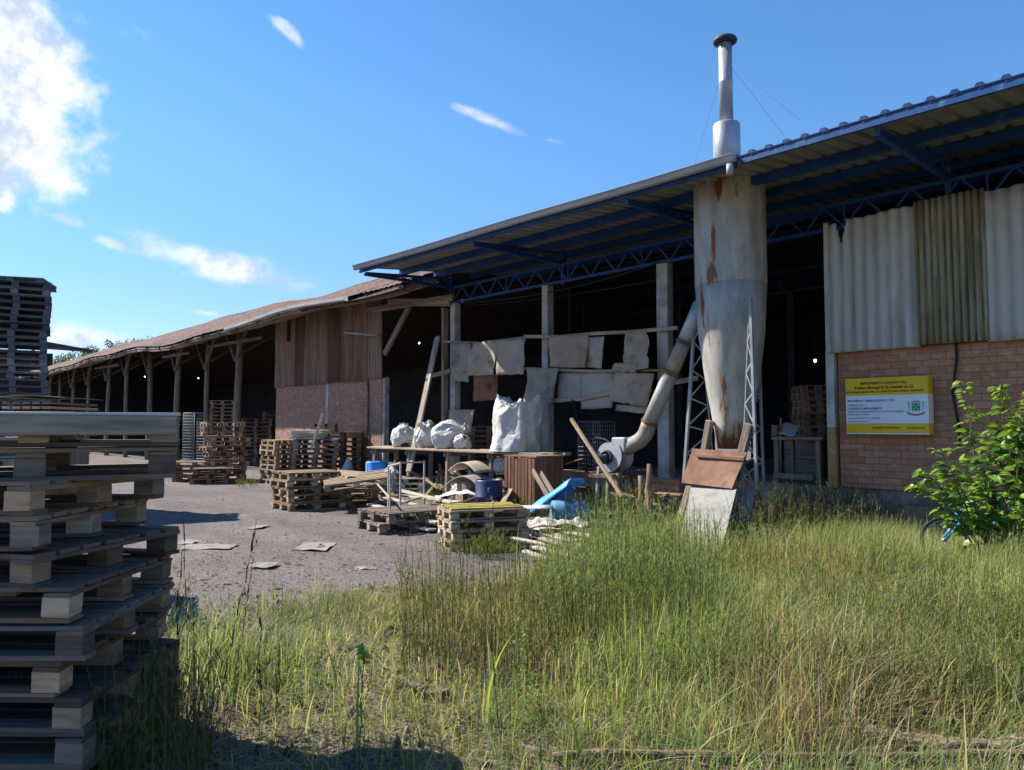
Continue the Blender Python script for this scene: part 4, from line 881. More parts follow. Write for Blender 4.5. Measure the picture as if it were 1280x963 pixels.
# lit lamps inside
for px, py, y, lab in ((181, 471, 17, 'small lit lamp deep in the tiled shed, leftmost lit one'), (248, 473, 17, 'small lit lamp in the tiled shed above the wire cage'), (524, 429, 19, 'dim lit lamp behind the leaning plank opening'), (1019, 451, 17, 'small lit lamp in the doorway beside the signboard'), (148, 497, 18, 'tiny lit lamp low in the far tiled shed')):
    c = PY(px, py, y); Lm = empty('lamp', c, lab, 'lamp'); mb = MB(); mb.lathe([(.004, -.04), (.026, -.025), (.028, .015), (.015, .05)], c, 12); part('bulb', mb, lampglow, Lm)
    mb = MB(); mb.lathe([(.1, .04), (.12, .02), (.03, .12), (.02, .2)], c, 12); mb.tube([c + Vector((0, 0, .15)), c + Vector((0, 0, 1.0))], .008, 5); part('lamp_shade', mb, darkiron, Lm)

# ------------------------------------------------------------------ the signboard
sa, sb_ = PY(1056, 474, FY - .2), PY(1160, 474, FY - .2); s_top = PY(1056, 474, FY - .2).z; s_bot = PY(1056, 543, FY - .2).z
sx0, sx1 = sa.x, sb_.x; sw = sx1 - sx0; shh = s_top - s_bot; fy = FY - .2
SG = empty('signboard', ((sx0 + sx1) / 2, FY, s_bot), 'yellow and white municipal licence signboard on the brick wall', 'signboard')
mb = MB(); mb.box(((sx0 + sx1) / 2, fy + .1, (s_top + s_bot) / 2), (sw, .17, shh), None, .006); part('box_frame', mb, signyellow, SG)
mb = MB(); mb.box(((sx0 + sx1) / 2, fy + .009, s_top - shh * .16), (sw - .012, .012, shh * .31), None, .001); part('top_band', mb, signyellow, SG)
mb = MB(); mb.box(((sx0 + sx1) / 2, fy + .009, s_bot + shh * .11), (sw - .012, .012, shh * .16), None, .001); mb.cur = 1; mb.box(((sx0 + sx1) / 2, fy + .009, s_bot + shh * .015), (sw - .012, .012, shh * .02), None, .001); part('bottom_band', mb, [signyellow, signwhite], SG)
mb = MB(); mb.box(((sx0 + sx1) / 2, fy + .009, s_bot + shh * .44), (sw - .012, .013, shh * .495), None, .001); part('middle_panel', mb, signwhite, SG)
mb = MB(); mb.box((sx1 + .002, fy + .1, s_bot + shh * .44), (.008, .14, shh * .5), None, .001); part('white_return', mb, signwhite, SG)
def text(s, x, zc, size, mat, width=None, align='LEFT', bold=0):
    c = bpy.data.curves.new('lettering', 'FONT'); c.body = s; c.size = size; c.align_x = align; c.align_y = 'CENTER'; c.extrude = .001; c.offset = bold; c.materials.append(mat); c.resolution_u = 2
    o = bpy.data.objects.new('lettering', c); COL.objects.link(o); o.parent = SG; o.rotation_euler = (PI / 2, 0, 0); o.location = Vector((x, fy - .0005, zc)) - Vector(SG.location)
    bpy.context.view_layer.update(); k = o.dimensions.x
    if width and k > 0: o.scale.x = width / k
    bpy.context.view_layer.update()
    me = bpy.data.meshes.new_from_object(o.evaluated_get(bpy.context.evaluated_depsgraph_get())); me.transform(Matrix.Rotation(PI / 2, 4, 'X') @ Matrix.Diagonal((o.scale.x, 1, 1, 1)))
    r = link('lettering', me, SG, o.location); bpy.data.objects.remove(o); r.name = 'lettering'
    return r
Z = lambda f: s_top - shh * f; X = lambda f: sx0 + sw * f
text('EMPREENDIMENTO LICENCIADO PELA', X(.475), Z(.10), .055, inkdark, sw * .56, 'CENTER', .0008)
text('Prefeitura Municipal de São Sebastião do Caí', X(.475), Z(.175), .066, inkdark, sw * .71, 'CENTER', .0012)
text('SECRETARIA MUNICIPAL DE AGRICULTURA E MEIO AMBIENTE', X(.48), Z(.25), .04, inkdark, sw * .93, 'CENTER', .0006)
text('MADEIRAS E EMBALAGENS LTDA', X(.03), Z(.405), .048, inkblue, sw * .58, 'LEFT', .001)
text('LICENÇA: L.O. 12', X(.03), Z(.485), .045, inkblue, sw * .24, 'LEFT', .0006)
text('ATIVIDADE DO EMPREENDIMENTO', X(.03), Z(.545), .045, inkblue, sw * .43, 'LEFT', .0008)
text('FABRICAÇÃO E BENEFICIAMENTO DE ARTEFATOS DE MADEIRA', X(.03), Z(.6), .036, inkblue, sw * .68)
text('RESPONSÁVEL TÉCNICO', X(.03), Z(.65), .036, inkblue, sw * .28)
text('DATA DE EMISSÃO DA LICENÇA', X(.03), Z(.715), .036, inkblue, sw * .4)
text('VALIDADE DA LICENÇA', X(.03), Z(.775), .036, inkblue, sw * .28)
text('MEIO AMBIENTE E DESENVOLVIMENTO', X(.33), Z(.885), .034, inkdark, sw * .34); text('PREFEITURA MUNICIPAL', X(.75), Z(.885), .034, inkdark, sw * .21)
ecx, ecz = X(.855), Z(.53); eh = shh * .145
mb = MB(); mb.box((ecx, fy - .001, ecz), (eh * 1.05, .006, eh * 1.05), None, .001); em = part('crest', mb, signwhite, SG)
mb = MB(); mb.box((ecx, fy - .004, ecz), (eh * .88, .006, eh * .86), None, .001); part('green_field', mb, crestgreen, em)
mb = MB()
for dx, dz in ((0, .0), (-.22, .2), (.22, .2), (-.22, -.2), (.22, -.2)): mb.bar((ecx + eh * (dx - .09), fy - .008, ecz + eh * (dz - .07)), (ecx + eh * (dx + .09), fy - .008, ecz + eh * (dz + .07)), .003, .02, .0005)
part('field_marks', mb, M('pale_green', [(.35, .55, .4), (.4, .6, .45)], 3, bump=0), em)
mb = MB()
for k in range(-3, 4): mb.box((ecx + k * eh * .15, fy - .001, ecz + eh * (.68 - .015 * k * k)), (eh * .12, .006, eh * .16), None, .001)
mb.box((ecx, fy - .0005, ecz + eh * .57), (eh * 1.0, .005, eh * .07), None, .001); part('crown', mb, crestgrey, em)
mb = MB()
for sx in (-1, 1):
    for k in range(6):
        a = ecz + eh * (.5 - .2 * k); mb.bar((ecx + sx * eh * .74, fy - .001, a), (ecx + sx * eh * (.84 - .02 * k), fy - .001, a + eh * .13), .004, eh * .1, .0005)
part('side_branch', mb, M('branch_green', [(.12, .16, .14), (.16, .2, .16)], 3, bump=0), em)
mb = MB(); n = 10
for k in range(n):
    f = lambda i: (ecx + eh * 1.0 * (2 * i / n - 1), fy - .003, ecz - eh * (.62 + .32 * math.sin(PI * i / n)))
    mb.bar(f(k), f(k + 1.03), .004, eh * .17, .0005)
part('ribbon', mb, crestred, em)
# ------------------------------------------------------------------ pallets
def pallet_meshes(L, Wd, H, seed):
    rr = random.Random(seed); t = .02; bh = H - 3 * t
    top = MB(); n = 7
    for i in range(n):
        w = .1 + rr.uniform(-.012, .018); y = -Wd / 2 + .06 + (Wd - .12) * i / (n - 1); top.box((rr.uniform(-.008, .008), y, H - t / 2 + rr.uniform(-.002, .002)), (L + rr.uniform(-.02, .01), w, t), Matrix.Rotation(rr.uniform(-.008, .008), 3, 'Z'), .002, .003)
    for x in (-L / 2 + .06, 0, L / 2 - .06): top.box((x, 0, H - 1.5 * t - .001), (.115, Wd + rr.uniform(-.01, .01), t), None, .002, .002)
    bot = MB()
    for y in (-Wd / 2 + .055, 0, Wd / 2 - .055): bot.box((rr.uniform(-.01, .01), y, t / 2), (L + rr.uniform(-.02, .01), .1 + rr.uniform(-.01, .01), t), None, .002, .003)
    blk = MB(); blk.box((0, 0, t + bh / 2), (.12, .1, bh), Matrix.Rotation(.02, 3, 'Z'), .003, .003)
    spots = [(x, y) for x in (-L / 2 + .065, 0, L / 2 - .065) for y in (-Wd / 2 + .055, 0, Wd / 2 - .055)]
    return top.mesh('top_deck', wood), bot.mesh('bottom_deck', wood), blk.mesh('block', wood), spots, (top, bot, blk)
PM = {}
def kind(L, Wd, H, seed):
    k = (L, Wd, H, seed)
    if k not in PM:
        PM[k] = pallet_meshes(*k); tp, bt, bk, sp, (a, b, c) = PM[k]
        j = MB()
        for src, offs in ((a, [(0, 0)]), (b, [(0, 0)]), (c, sp)):
            for ox, oy in offs:
                base = len(j.v); j.v += [p + Vector((ox, oy, 0)) for p in src.v]; j.f += [[i + base for i in f] for f in src.f]; j.uv += src.uv; j.sm += src.sm; j.mi += src.mi
        PM[k] = PM[k][:4] + (j.mesh('pallet', wood),)
    return PM[k]
GREY = [(.62, .64, .68), (.72, .72, .74), (.55, .56, .6), (.8, .79, .78)]
TAN = [(1.0, .76, .55), (.88, .65, .47), (.68, .5, .38), (1.15, .92, .7)]
BROWN = [(.75, .48, .34), (.62, .4, .3), (.85, .6, .45)]
def pallet(center, yaw, label, group, dims=(1.2, 1.0, .15), seed=0, pal=GREY, parts=True, tilt=(0, 0), lightblock=1.15):
    k = kind(*dims, seed); col = R.choice(pal)
    if not parts:
        o = link('pallet', k[4], None, center, col); o.rotation_euler = (tilt[0], tilt[1], yaw); return tag(o, label, 'pallet', group)
    o = empty('pallet', center, label, 'pallet', group); o.rotation_euler = (tilt[0], tilt[1], yaw)
    link('top_deck', k[0], o, (0, 0, 0), col); link('bottom_deck', k[1], o, (0, 0, 0), R.choice(pal))
    for (x, y) in k[3]:
        f = lightblock * R.uniform(.6, 1.3); c = R.choice(pal); link('block', k[2], o, (x + R.uniform(-.012, .012), y + R.uniform(-.012, .012), 0), tuple(v * f for v in c)).rotation_euler = (0, 0, R.uniform(-.09, .09))
    return o
# near stack at the left edge of the yard: (near corner column, right end column) per pallet, from the ground up
rows = [(112, 236), (116, 235), (113, 232), (84, 214), (113, 222), (96, 221), (48, 229), (50, 188), (41, 209), None, None]
ng = 'weathered pallets in the nearest stack'; H = .1502; d1 = 3.25; side = .95
for i, rw in enumerate(rows):
    lab = f'{ORD[len(rows) - 1 - i]} weathered grey pallet' + ('' if i == len(rows) - 1 else ' from the top') + ' of the nearest stack'
    if rw:
        ac = (rw[0] - 640) / FPX; ar = (rw[1] - 640) / FPX; best = None
        for s_ in range(-600, 601):
            b_ = s_ * .001; r = ac * d1 + side * math.sin(b_); d = d1 + side * math.cos(b_); e = abs(r - ar * d)
            if best is None or e < best[0]: best = (e, b_)
        beta = best[1]; yv = (math.sin(beta), math.cos(beta)); xv = (math.cos(beta), -math.sin(beta))
        r = ac * d1 - .6 * xv[0] + side / 2 * yv[0]; d = d1 - .6 * xv[1] + side / 2 * yv[1]
    else:                                              # the two topmost lie square to the stack's front
        beta = -.43 if i == 9 else -.40; d_ = d1 + .4; yv = (math.sin(beta), math.cos(beta)); xv = (math.cos(beta), -math.sin(beta))
        r = (222 - 640) / FPX * d_ - .6 * xv[0] + side / 2 * yv[0]; d = d_ - .6 * xv[1] + side / 2 * yv[1]
    c = camxy(r, d); c.z = i * H + .004
    pallet(c, YAW - beta, lab, ng, (1.2, side, H - .003), i % 4, [(.36, .31, .28), (.58, .43, .31), (.25, .22, .2), (.62, .5, .38), (.42, .4, .4), (.3, .22, .17)], True, (R.uniform(-.012, .012), R.uniform(-.014, .014)), 1.75)
# boards nailed on the top pallet's front
mb = MB(); d_ = d1 + .36; r1 = (222 - 640) / FPX * d_; bxv = RT * math.cos(-.4) + FW2 * math.sin(.4); b = camxy(r1, d_); a = b - bxv * 1.22; zt_ = 11 * H - .045
mb.bar(a + Vector((0, 0, zt_)), b + Vector((0, 0, zt_ - .004)), .03, .092, .004, .003); solo('loose_board', mb, wood, 'wide grey board on edge along the top of the nearest stack', 'board', color=(.66, .6, .55))
mb = MB(); a = b - bxv * .75 + FW2 * .04; b = b + FW2 * .04; mb.bar(a + Vector((0, 0, zt_ + .052)), b + Vector((0, 0, zt_ + .05)), .09, .014, .003, .002); solo('loose_board', mb, wood, 'thin pale board lying on the edge board atop the nearest stack', 'board', color=(1.3, 1.25, 1.2))
# a lower flat stack and the tall dark stack behind it
def stack(px, py, beta, n, desc, group, dims=(1.2, 1.0, .145), pal=TAN, parts=True, jit=.03, yawj=.03, z0=0.0, corner=-1, depth=None, tiltj=.008):
    p = GR(px, py) if depth is None else None
    if depth is not None: p = camxy((px - 640) / FPX * depth, depth)
    xv = RT * math.cos(beta) - FW2 * math.sin(beta); yv = RT * math.sin(beta) + FW2 * math.cos(beta)
    for i in range(n):
        dx = R.uniform(-jit, jit); dy = R.uniform(-jit, jit)
        c = p - xv * (corner * dims[0] / 2 + dx) + yv * (dims[1] / 2 + dy); c.z = z0 + i * (dims[2] + .004)
        k = n - 1 - i; lab = (f'topmost pallet of {desc}' if k == 0 and n > 1 else f'{ORD[k]} pallet from top of {desc}' if n > 1 else desc)
        pallet(c, YAW - beta + R.uniform(-yawj, yawj), lab, group, dims, i % 3, pal, parts, (R.uniform(-tiltj, tiltj), R.uniform(-tiltj, tiltj)))
    return p
DK = [(.4, .45, .55), (.32, .36, .45), (.5, .53, .6), (.28, .33, .42)]  # dark bluish tints put the stack's shaded side into the wood colour
stack(58, 0, -.55, 32, 'the tall dark stack at the left', 'dark pallets in the tall stack', (1.2, 1.0, .136), DK, False, .035, .02, 0, 1, 15.0, .004)
pallet(camxy((8 - 640) / FPX * 15.3, 15.5) + Vector((0, 0, 32 * .14 + .01)), YAW + .3, 'crooked slatted pallet set askew upon the tall dark stack', 'dark pallets in the tall stack', (1.2, 1.0, .136), 1, DK, False)
stack(76, 0, -.5, 10, 'the low wide stack behind the nearest stack', 'grey pallets in the low wide stack', (1.2, 1.2, .16), GREY, False, .02, .03, 0, 1, 6.9)
mb = MB(); c = camxy((60 - 640) / FPX * 13.5, 13.5)
LP = empty('lumber_pile', c, 'bundle of sawn boards piled behind the low wide stack', 'lumber', rz=0)
for j in range(8):
    mb = MB()
    for i in range(5): mb.bar(c + RT * (-.35 + .17 * i) + FW2 * -.6 + Vector((0, 0, 1.44 + .08 * j)), c + RT * (-.35 + .17 * i + R.uniform(-.02, .02)) + FW2 * .9 + Vector((0, 0, 1.44 + .08 * j)), .14, .045, .004)
    part('board_layer', mb, wood, LP, R.choice(TAN))
mb = MB(); mb.box(c + Vector((0, 0, .7)), (1.0, 1.0, 1.4), Matrix.Rotation(YAW, 3, 'Z'), .02); part('bearer', mb, timber, LP)
mb = MB(); mb.grid(lambda u, v: c + RT * ((u - .5) * .95) + FW2 * (-.65 + 1.6 * v) + Vector((0, 0, 2.1 + .03 * math.sin(u * PI))), 8, 3); solid(part('cover_sheet', mb, cardboard, LP), .01)
def heap(n, pxr, pyr, yr, lab, grp, mat, tints, L=(.4, 1.1)):
    for k in range(n):
        px = R.uniform(*pxr); p = PY(px, 560, R.uniform(*yr)); p.z = R.uniform(*pyr); a = R.uniform(0, PI); d = Vector((math.cos(a), math.sin(a) * .5, R.uniform(-.45, .45))).normalized() * R.uniform(*L) / 2
        if p.z - abs(d.z) < .02: p.z = abs(d.z) + .03
        mb = MB(); mb.bar(p - d, p + d, R.uniform(.05, .14), R.uniform(.02, .045), .004, .006); solo('scrap_board', mb, mat, lab, 'scrap board', grp, color=R.choice(tints))
heap(22, (500, 645), (.03, .45), (10.3, 11.3), 'short scrap board in the jumble under the long bench', 'scrap boards under the bench', timber, [(1.3, 1.15, 1), (.9, .75, .65), (1.6, 1.45, 1.3), (.7, .6, .55)])
heap(20, (455, 655), (.04, .12), (8.9, 10.0), 'splintered offcut strewn on the ground before the bench', 'offcuts on the ground before the bench', timber, [(1.5, 1.3, 1.1), (1.1, .9, .75), (1.8, 1.6, 1.4), (.8, .65, .55)], (.25, .8))
heap(20, (765, 850), (.05, .5), (10.2, 11.3), 'short brown scrap board in the jumble under the blower', 'scrap boards under the blower', timber, [(.9, .65, .5), (.7, .5, .4), (1.2, .95, .75)], (.3, .8))
heap(12, (655, 740), (.55, .9), (11.95, 12.8), 'brown scrap board stacked inside behind the wire cage', 'scrap boards behind the cage', timber, [(.9, .65, .5), (1.2, .95, .75)], (.4, 1.0))
heap(14, (985, 1050), (.05, .4), (11.1, 11.5), 'broken board in the rubble below the right doorway', 'broken boards below the doorway', timber, [(.9, .7, .55), (1.2, 1.0, .8)], (.3, .8))
# the stacks in the yard
yg = 'pallets in the yard stacks'
stack(357, 640, -.62, 5, 'the crooked stack in front of the yard group', yg, (1.15, .9, .14), TAN, True, .06, .07)
stack(400, 634, -.35, 3, 'the low dark stack right of the crooked stack', yg, (1.2, 1.0, .135), BROWN + TAN, True, .05, .06)
pt = GR(415, 640); pallet(DP(445, 604, 14.6) , YAW + .25, 'tan pallet lying slanted across the low dark stack', yg, (1.2, 1.0, .12), 1, TAN, True, (.1, -.12))
pallet(DP(455, 598, 15.0) + Vector((0, 0, -.02)), YAW + .5, 'small tan pallet frame tipped on the slanted pallet', yg, (.9, .7, .1), 2, TAN, True, (.12, .1))
stack(343, 606, -.75, 9, 'the narrow pale stack left of the yard group', yg, (1.0, .95, .132), TAN, False, .03, .04)
stack(364, 607, -.2, 9, 'the broad stack of dark slats before the brick bay', yg, (1.2, 1.0, .135), BROWN + GREY, False, .05, .05)
stack(402, 603, -.12, 10, 'the red brown stack before the brick bay', yg, (1.1, 1.0, .14), BROWN, False, .03, .03)
stack(388, 0, -.1, 2, 'two pale pallets on the red brown stack', yg, (.7, .6, .12), TAN, False, .02, .05, 1.44, -1, 21.4)
stack(482, 669, -.62, 2, 'the low flat pair in the middle of the gravel', yg, (1.15, .95, .155), [(.75, .62, .5), (.55, .46, .4), (.95, .8, .65)], True, .05, .1)
stack(562, 690, -.3, 4, 'the mossy stack at the edge of the weeds', yg, (1.05, .8, .125), [(1.1, .9, .68), (.85, .68, .5), (1.0, .84, .6)], True, .05, .09)
mb = MB(); p0 = GR(562, 690)
xv = RT * math.cos(-.3) - FW2 * math.sin(-.3); yv = RT * math.sin(-.3) + FW2 * math.cos(-.3)
for i in range(4):
    a = p0 + yv * (.13 + .17 * i) + xv * .03; mb.bar(a + Vector((0, 0, .53)), a + xv * (.98 + R.uniform(-.1, .05)) + Vector((0, 0, .53)), .1, .016, .002, .003)
solo('mossy_slats', mb, M('mossy_yellow_wood', [(.2, .19, .05), (.36, .31, .07), (.5, .38, .06)], 4, (1, 3, 1), 'uv', .9, .3, spots=[((.12, .15, .04), 5, (1, 1, 1), .55, .7, .6)]), 'yellow green mossy slats lying on the mossy stack', 'slats')
stack(478, 617, .3, 3, 'the small white stack before the bench', yg, (1.1, .8, .12), [(1.5, 1.4, 1.25), (1.3, 1.2, 1.1)], False, .03, .06)
stack(258, 602, -.5, 12, 'the leaning messy stack beside log posts', 'pallets by the tiled shed', (1.1, 1.0, .14), [(1.0, .75, .56), (.8, .55, .42), (1.2, .95, .72), (.6, .42, .34)], False, .12, .14)
stack(216, 603, -.3, 4, 'the low dark stack under the wire cage', 'pallets by the tiled shed', (1.1, 1.0, .14), BROWN, False, .06, .08)
stack(237, 606, -.3, 3, 'the lowest stack left of the messy stack', 'pallets by the tiled shed', (1.0, .8, .14), BROWN, False, .06, .08)
stack(300, 0, -.2, 12, 'the red brown stack just inside the shed', 'pallets inside the sheds', (1.2, 1.0, .15), BROWN, False, .02, .02, .05, -1, 29.5)
stack(262, 0, -.2, 17, 'the tall dim stack inside the shed', 'pallets inside the sheds', (1.0, 1.0, .15), TAN, False, .02, .02, .05, -1, 31)
stack(328, 0, -.1, 14, 'the dim stack beside the brick bay edge', 'pallets inside the sheds', (1.2, 1.0, .15), BROWN, False, .02, .02, .05, -1, 31)
stack(588, 0, -.1, 9, 'the reddish stack behind the bench', 'pallets inside the sheds', (1.0, 1.0, .13), BROWN, False, .02, .03, .4, -1, 20.0)
stack(1004, 0, .1, 8, 'the brown stack inside the right doorway', 'pallets inside the sheds', (.62, .8, .125), [(1.0, .7, .5), (.85, .58, .42)], False, .02, .03, 1.33, -1, 13.9)
mb = MB(); c = PY(1020, 560, 14.2); mb.box((c.x, 14.0, .98), (.7, .8, .7), None, .02); solo('bearer_block', mb, timber, 'dark block carrying the brown stack inside the right doorway', 'block')
# pile of pale boards on the broad stack
c = GR(364, 607); LB = empty('board_bundle', c + Vector((0, 0, 1.26)), 'bundle of pale boards lying on the broad stack of dark slats', 'boards')
for j in range(4):
    mb = MB()
    for i in range(6): p = c + RT * R.uniform(-.1, .0) + FW2 * (.1 + .12 * i) + Vector((0, 0, 1.29 + .06 * j)); mb.bar(p, p + RT * R.uniform(.75, .95) + FW2 * R.uniform(-.1, .1), .1, .05, .004, .004)
    part('board_layer', mb, wood, LB, (1.5, 1.4, 1.25))
mb = MB(); p = c + RT * .55 + FW2 * -.05; mb.bar(p + Vector((0, 0, 1.0)), p + RT * .3 + Vector((0, 0, 1.95)), .03, .07, .004); solo('upright_lath', mb, wood, 'thin pale lath sticking up from the board bundle', 'lath', color=(1.4, 1.3, 1.15))

# loose planks
def planks(name, items, group, mat=wood):
    for (a, b, w, th, za, zb, tint, lab) in items:
        p, q = GR(*a), GR(*b); p.z = za; q.z = zb; mb = MB(); mb.bar(p, q, w, th, .004, .004); solo(name, mb, mat, lab, 'plank', group, color=tint)
pg = 'pale planks lying before the bench'; w1 = (1.55, 1.45, 1.3); w2 = (1.25, 1.15, 1.0)
planks('plank', [((470, 632), (566, 655), .14, .03, .42, .34, w1, 'uppermost long pale plank sloping across the plank heap'), ((478, 640), (560, 662), .12, .03, .28, .25, w2, 'tan plank just below the uppermost plank of the heap'), ((462, 640), (548, 668), .13, .03, .14, .16, w1, 'pale plank low in the heap behind the flat pair'),
                 ((500, 632), (575, 650), .11, .03, .2, .3, w2, 'far plank of the heap nearest to the bench'), ((480, 655), (540, 668), .16, .03, .06, .06, (1.7, 1.65, 1.6), 'whitish plank lying lowest in the plank heap')], pg)
dg = 'waste wood strewn beside the mossy stack'
its = []
descs = ['long pale slat lying furthest left in the waste wood', 'grey slat crossing under the light blue barrel', 'broad pale board in the middle of the waste wood', 'thin slat poking toward the weeds', 'weathered slat beside the mossy stack shade', 'short pale offcut atop the waste wood', 'long slat lying nearest to the weeds', 'crooked slat under the split barrel', 'pale slat lying across two others', 'stub of plank at the near end of the waste wood']
pos = [((640, 668), (724, 690)), ((655, 664), (742, 683)), ((648, 676), (716, 694)), ((676, 690), (752, 706)), ((640, 690), (700, 694)), ((672, 672), (712, 668)), ((668, 700), (742, 716)), ((650, 662), (704, 668)), ((690, 672), (728, 694)), ((655, 700), (700, 712))]
for (a, b), dsc in zip(pos, descs): its.append((a, b, R.uniform(.07, .16), .03, R.uniform(.04, .2), R.uniform(.03, .14), R.choice([(1.6, 1.45, 1.3), (1.3, 1.2, 1.05), (1.1, 1.0, .95)]), dsc))
planks('waste_slat', its, dg)
mb = MB(); c = GR(690, 672); mb.grid(lambda u, v: c + RT * ((u - .45) * .95) + FW2 * ((v - .5) * .5) + Vector((0, 0, .2 + .1 * noise.noise((u * 4, v * 4, 7)) + .05 * noise.noise((u * 11, v * 11, 2)))), 24, 16); solid(solo('paper_sacking', mb, M('pale_sacking', [(.42, .37, .32), (.58, .53, .48)], 6, rough=.9, bump=.4), 'crumpled pale sacking lying on the waste wood by the barrel', 'sacking'), .006)
mb = MB(); c = GR(640, 660); mb.grid(lambda u, v: c + RT * ((u - .2) * .8) + FW2 * ((v - .3) * .5) + Vector((0, 0, .3 + .02 * u)), 4, 4); solid(solo('white_panel', mb, chalk, 'flat white panel lying behind the mossy stack', 'panel'), .012)
for (a, w, dpt, lab) in (((393, 685), .5, .3, 'pale flattened cardboard on the gravel in mid yard'), ((262, 685), .75, .25, 'long strip of flattened cardboard on the gravel beside the nearest stack'), ((235, 679), .3, .2, 'scrap of grey cardboard by the nearest stack'), ((330, 708), .3, .16, 'small torn cardboard scrap nearest to the grass edge'), ((455, 712), .22, .1, 'narrow cardboard scrap on gravel near the mossy stack'), ((322, 660), .25, .2, 'cardboard scrap lying in front of the crooked stack')):
    if w == 0: continue
    c = GR(*a); mb = MB(); s_ = R.uniform(0, 9); q4 = [c + RT * (sx * w / 2 * R.uniform(.75, 1.1)) + FW2 * (sy * dpt * R.uniform(.7, 1.1)) + Vector((0, 0, .018)) for sx, sy in ((-1, -1), (1, -1), (1, 1), (-1, 1))]; mb = quadslab(q4, .01, n=8, wav=.022, seed=s_)
    solid(solo('flat_cardboard', mb, cardboard, lab, 'cardboard', 'flattened cardboard on the gravel'), .004)
# long timbers on the ground along the bottom of the view
for (a, b, w, th, tint, lab) in (((690, 955), (1300, 956), .04, .035, (.8, .66, .55), 'long brown edging timber lying along the near edge of the weeds'), ((1080, 925), (1180, 941), .09, .05, (1.1, .95, .8), 'short weathered pole lying in the right grass'), ((1170, 946), (1290, 938), .08, .05, (1.2, 1.05, .9), 'pale broken timber lying at the near right'), ((515, 868), (556, 880), .07, .05, (.9, .8, .7), 'small grey branch piece on the mossy soil')):
    p, q = GR(*a), GR(*b); mb = MB(); k = 8
    pts = [p.lerp(q, i / k) + Vector((R.uniform(-.01, .01), R.uniform(-.01, .01), .04 + .01 * math.sin(i))) for i in range(k + 1)]
    for u, v in zip(pts, pts[1:]): mb.bar(u, v + (v - u).normalized() * .01, w, th, .008, .004)
    solo('timber_log', mb, timber, lab, 'timber', color=tint)
# rubble by the doorway
RB = []
for k in range(22):
    px = R.uniform(985, 1062); y = R.uniform(11.2, 11.65); x = PY(px, 640, y).x; s_ = R.uniform(.8, 1.2)
    mb = MB(); mb.box((x, y, .06 + .1 * (k % 4) + R.uniform(0, .05)), (.2 * s_, .1, .1), Matrix.Rotation(R.uniform(-.5, .5), 3, 'Z'), .008, .008)
    o = solo('loose_brick', mb, M('loose_brick', [(.26, .11, .07), (.4, .2, .13), (.46, .3, .23)], 7, rough=.9, bump=.3), 'broken orange brick in the heap below the right doorway', 'brick', 'broken bricks heaped below the doorway')
mb = MB(); mb.box((fxat(1020) , FY - .28, .18), (1.2, .5, .36), None, .03, .02); solo('concrete_step', mb, MATS['muddy_plinth'], 'rough concrete step below the right doorway', 'step')
mb = MB(); xx = fxat(1165); mb.box((xx + .1, FY - .2, .22), (.9, .3, .46), None, .04, .03); solo('concrete_footing', mb, MATS['muddy_plinth'], 'weathered concrete footing jutting from the plinth behind the bicycle', 'footing')

# ------------------------------------------------------------------ bicycle
bc = DP(1180, 678, 8.9); bc.z = .27; bx = Vector((math.cos(.1), math.sin(.1), 0)); bx = (RT * .97 - FW2 * .15).normalized()
BK_ = empty('bicycle', Vector((bc.x, bc.y, 0)), 'small light blue bicycle half hidden in grass beside the leafy shrub', 'bicycle')
side_ = z.cross(bx)
def wheel(c):
    mb = MB(); n = 32; mb.tube([c + (bx * math.cos(2 * PI * i / n) + z * math.sin(2 * PI * i / n)) * .25 for i in range(n + 1)], .015, 8, False); w = part('wheel', mb, rubber, BK_)
    mb = MB(); mb.tube([c + (bx * math.cos(2 * PI * i / n) + z * math.sin(2 * PI * i / n)) * .228 for i in range(n + 1)], .009, 6, False)
    for i in range(16): a = 2 * PI * i / 16; mb.tube([c + side_ * (.02 if i % 2 else -.02), c + (bx * math.cos(a) + z * math.sin(a)) * .228], .0016, 4)
    mb.tube([c - side_ * .05, c + side_ * .05], .02, 8); part('rim', mb, galv, w)
w1c, w2c = bc, bc + bx * .88; wheel(w1c); wheel(w2c)
hd0, hd1 = bc + bx * .17 + z * .22, bc + bx * .14 + z * .38; bb = bc + bx * .5 + z * .0; st = bc + bx * .6 + z * .38
mb = MB()
for p, q, r in ((hd0, hd1, .024), (hd0, bb, .022), (hd1 - z * .03, st - z * .04, .02), (bb, st, .018), (bb, w2c, .012), (st - z * .03, w2c, .01)): mb.tube([p, q], r, 10)
part('frame', mb, bikeblue, BK_)
mb = MB()
for s_ in (-1, 1): mb.tube([hd0 + side_ * .045 * s_, w1c + side_ * .05 * s_], .014, 8)
mb.tube([hd0 - side_ * .05, hd0 + side_ * .05], .016, 8); part('fork', mb, bikeblue, BK_)
mb = MB(); hb = hd1 + z * .12 - bx * .03; mb.tube([hd1, hb], .014, 8); mb.tube([hb - side_ * .26 + bx * .1 + z * .05, hb - side_ * .12 + z * .05, hb, hb + side_ * .12 + z * .05, hb + side_ * .26 + bx * .1 + z * .05], .012, 8); part('handlebar', mb, darkiron, BK_)
mb = MB(); mb.tube([st, st + z * .1], .012, 8); mb.grid(lambda u, v: st + z * (.12 + .02 * math.sin(PI * v)) + bx * ((u - .45) * .24) + side_ * ((v - .5) * (.03 + .11 * u)), 8, 8); sdl = part('saddle', mb, bikeblue, BK_)
mb = MB(); mb.lathe([(.075, -.004), (.075, .004)], bb, 20, side_.to_track_quat('Z', 'Y').to_matrix()); mb.tube([bb + side_ * .05, bb + side_ * .06 - z * .13 + bx * .05], .01, 6); part('crankset', mb, darkiron, BK_)

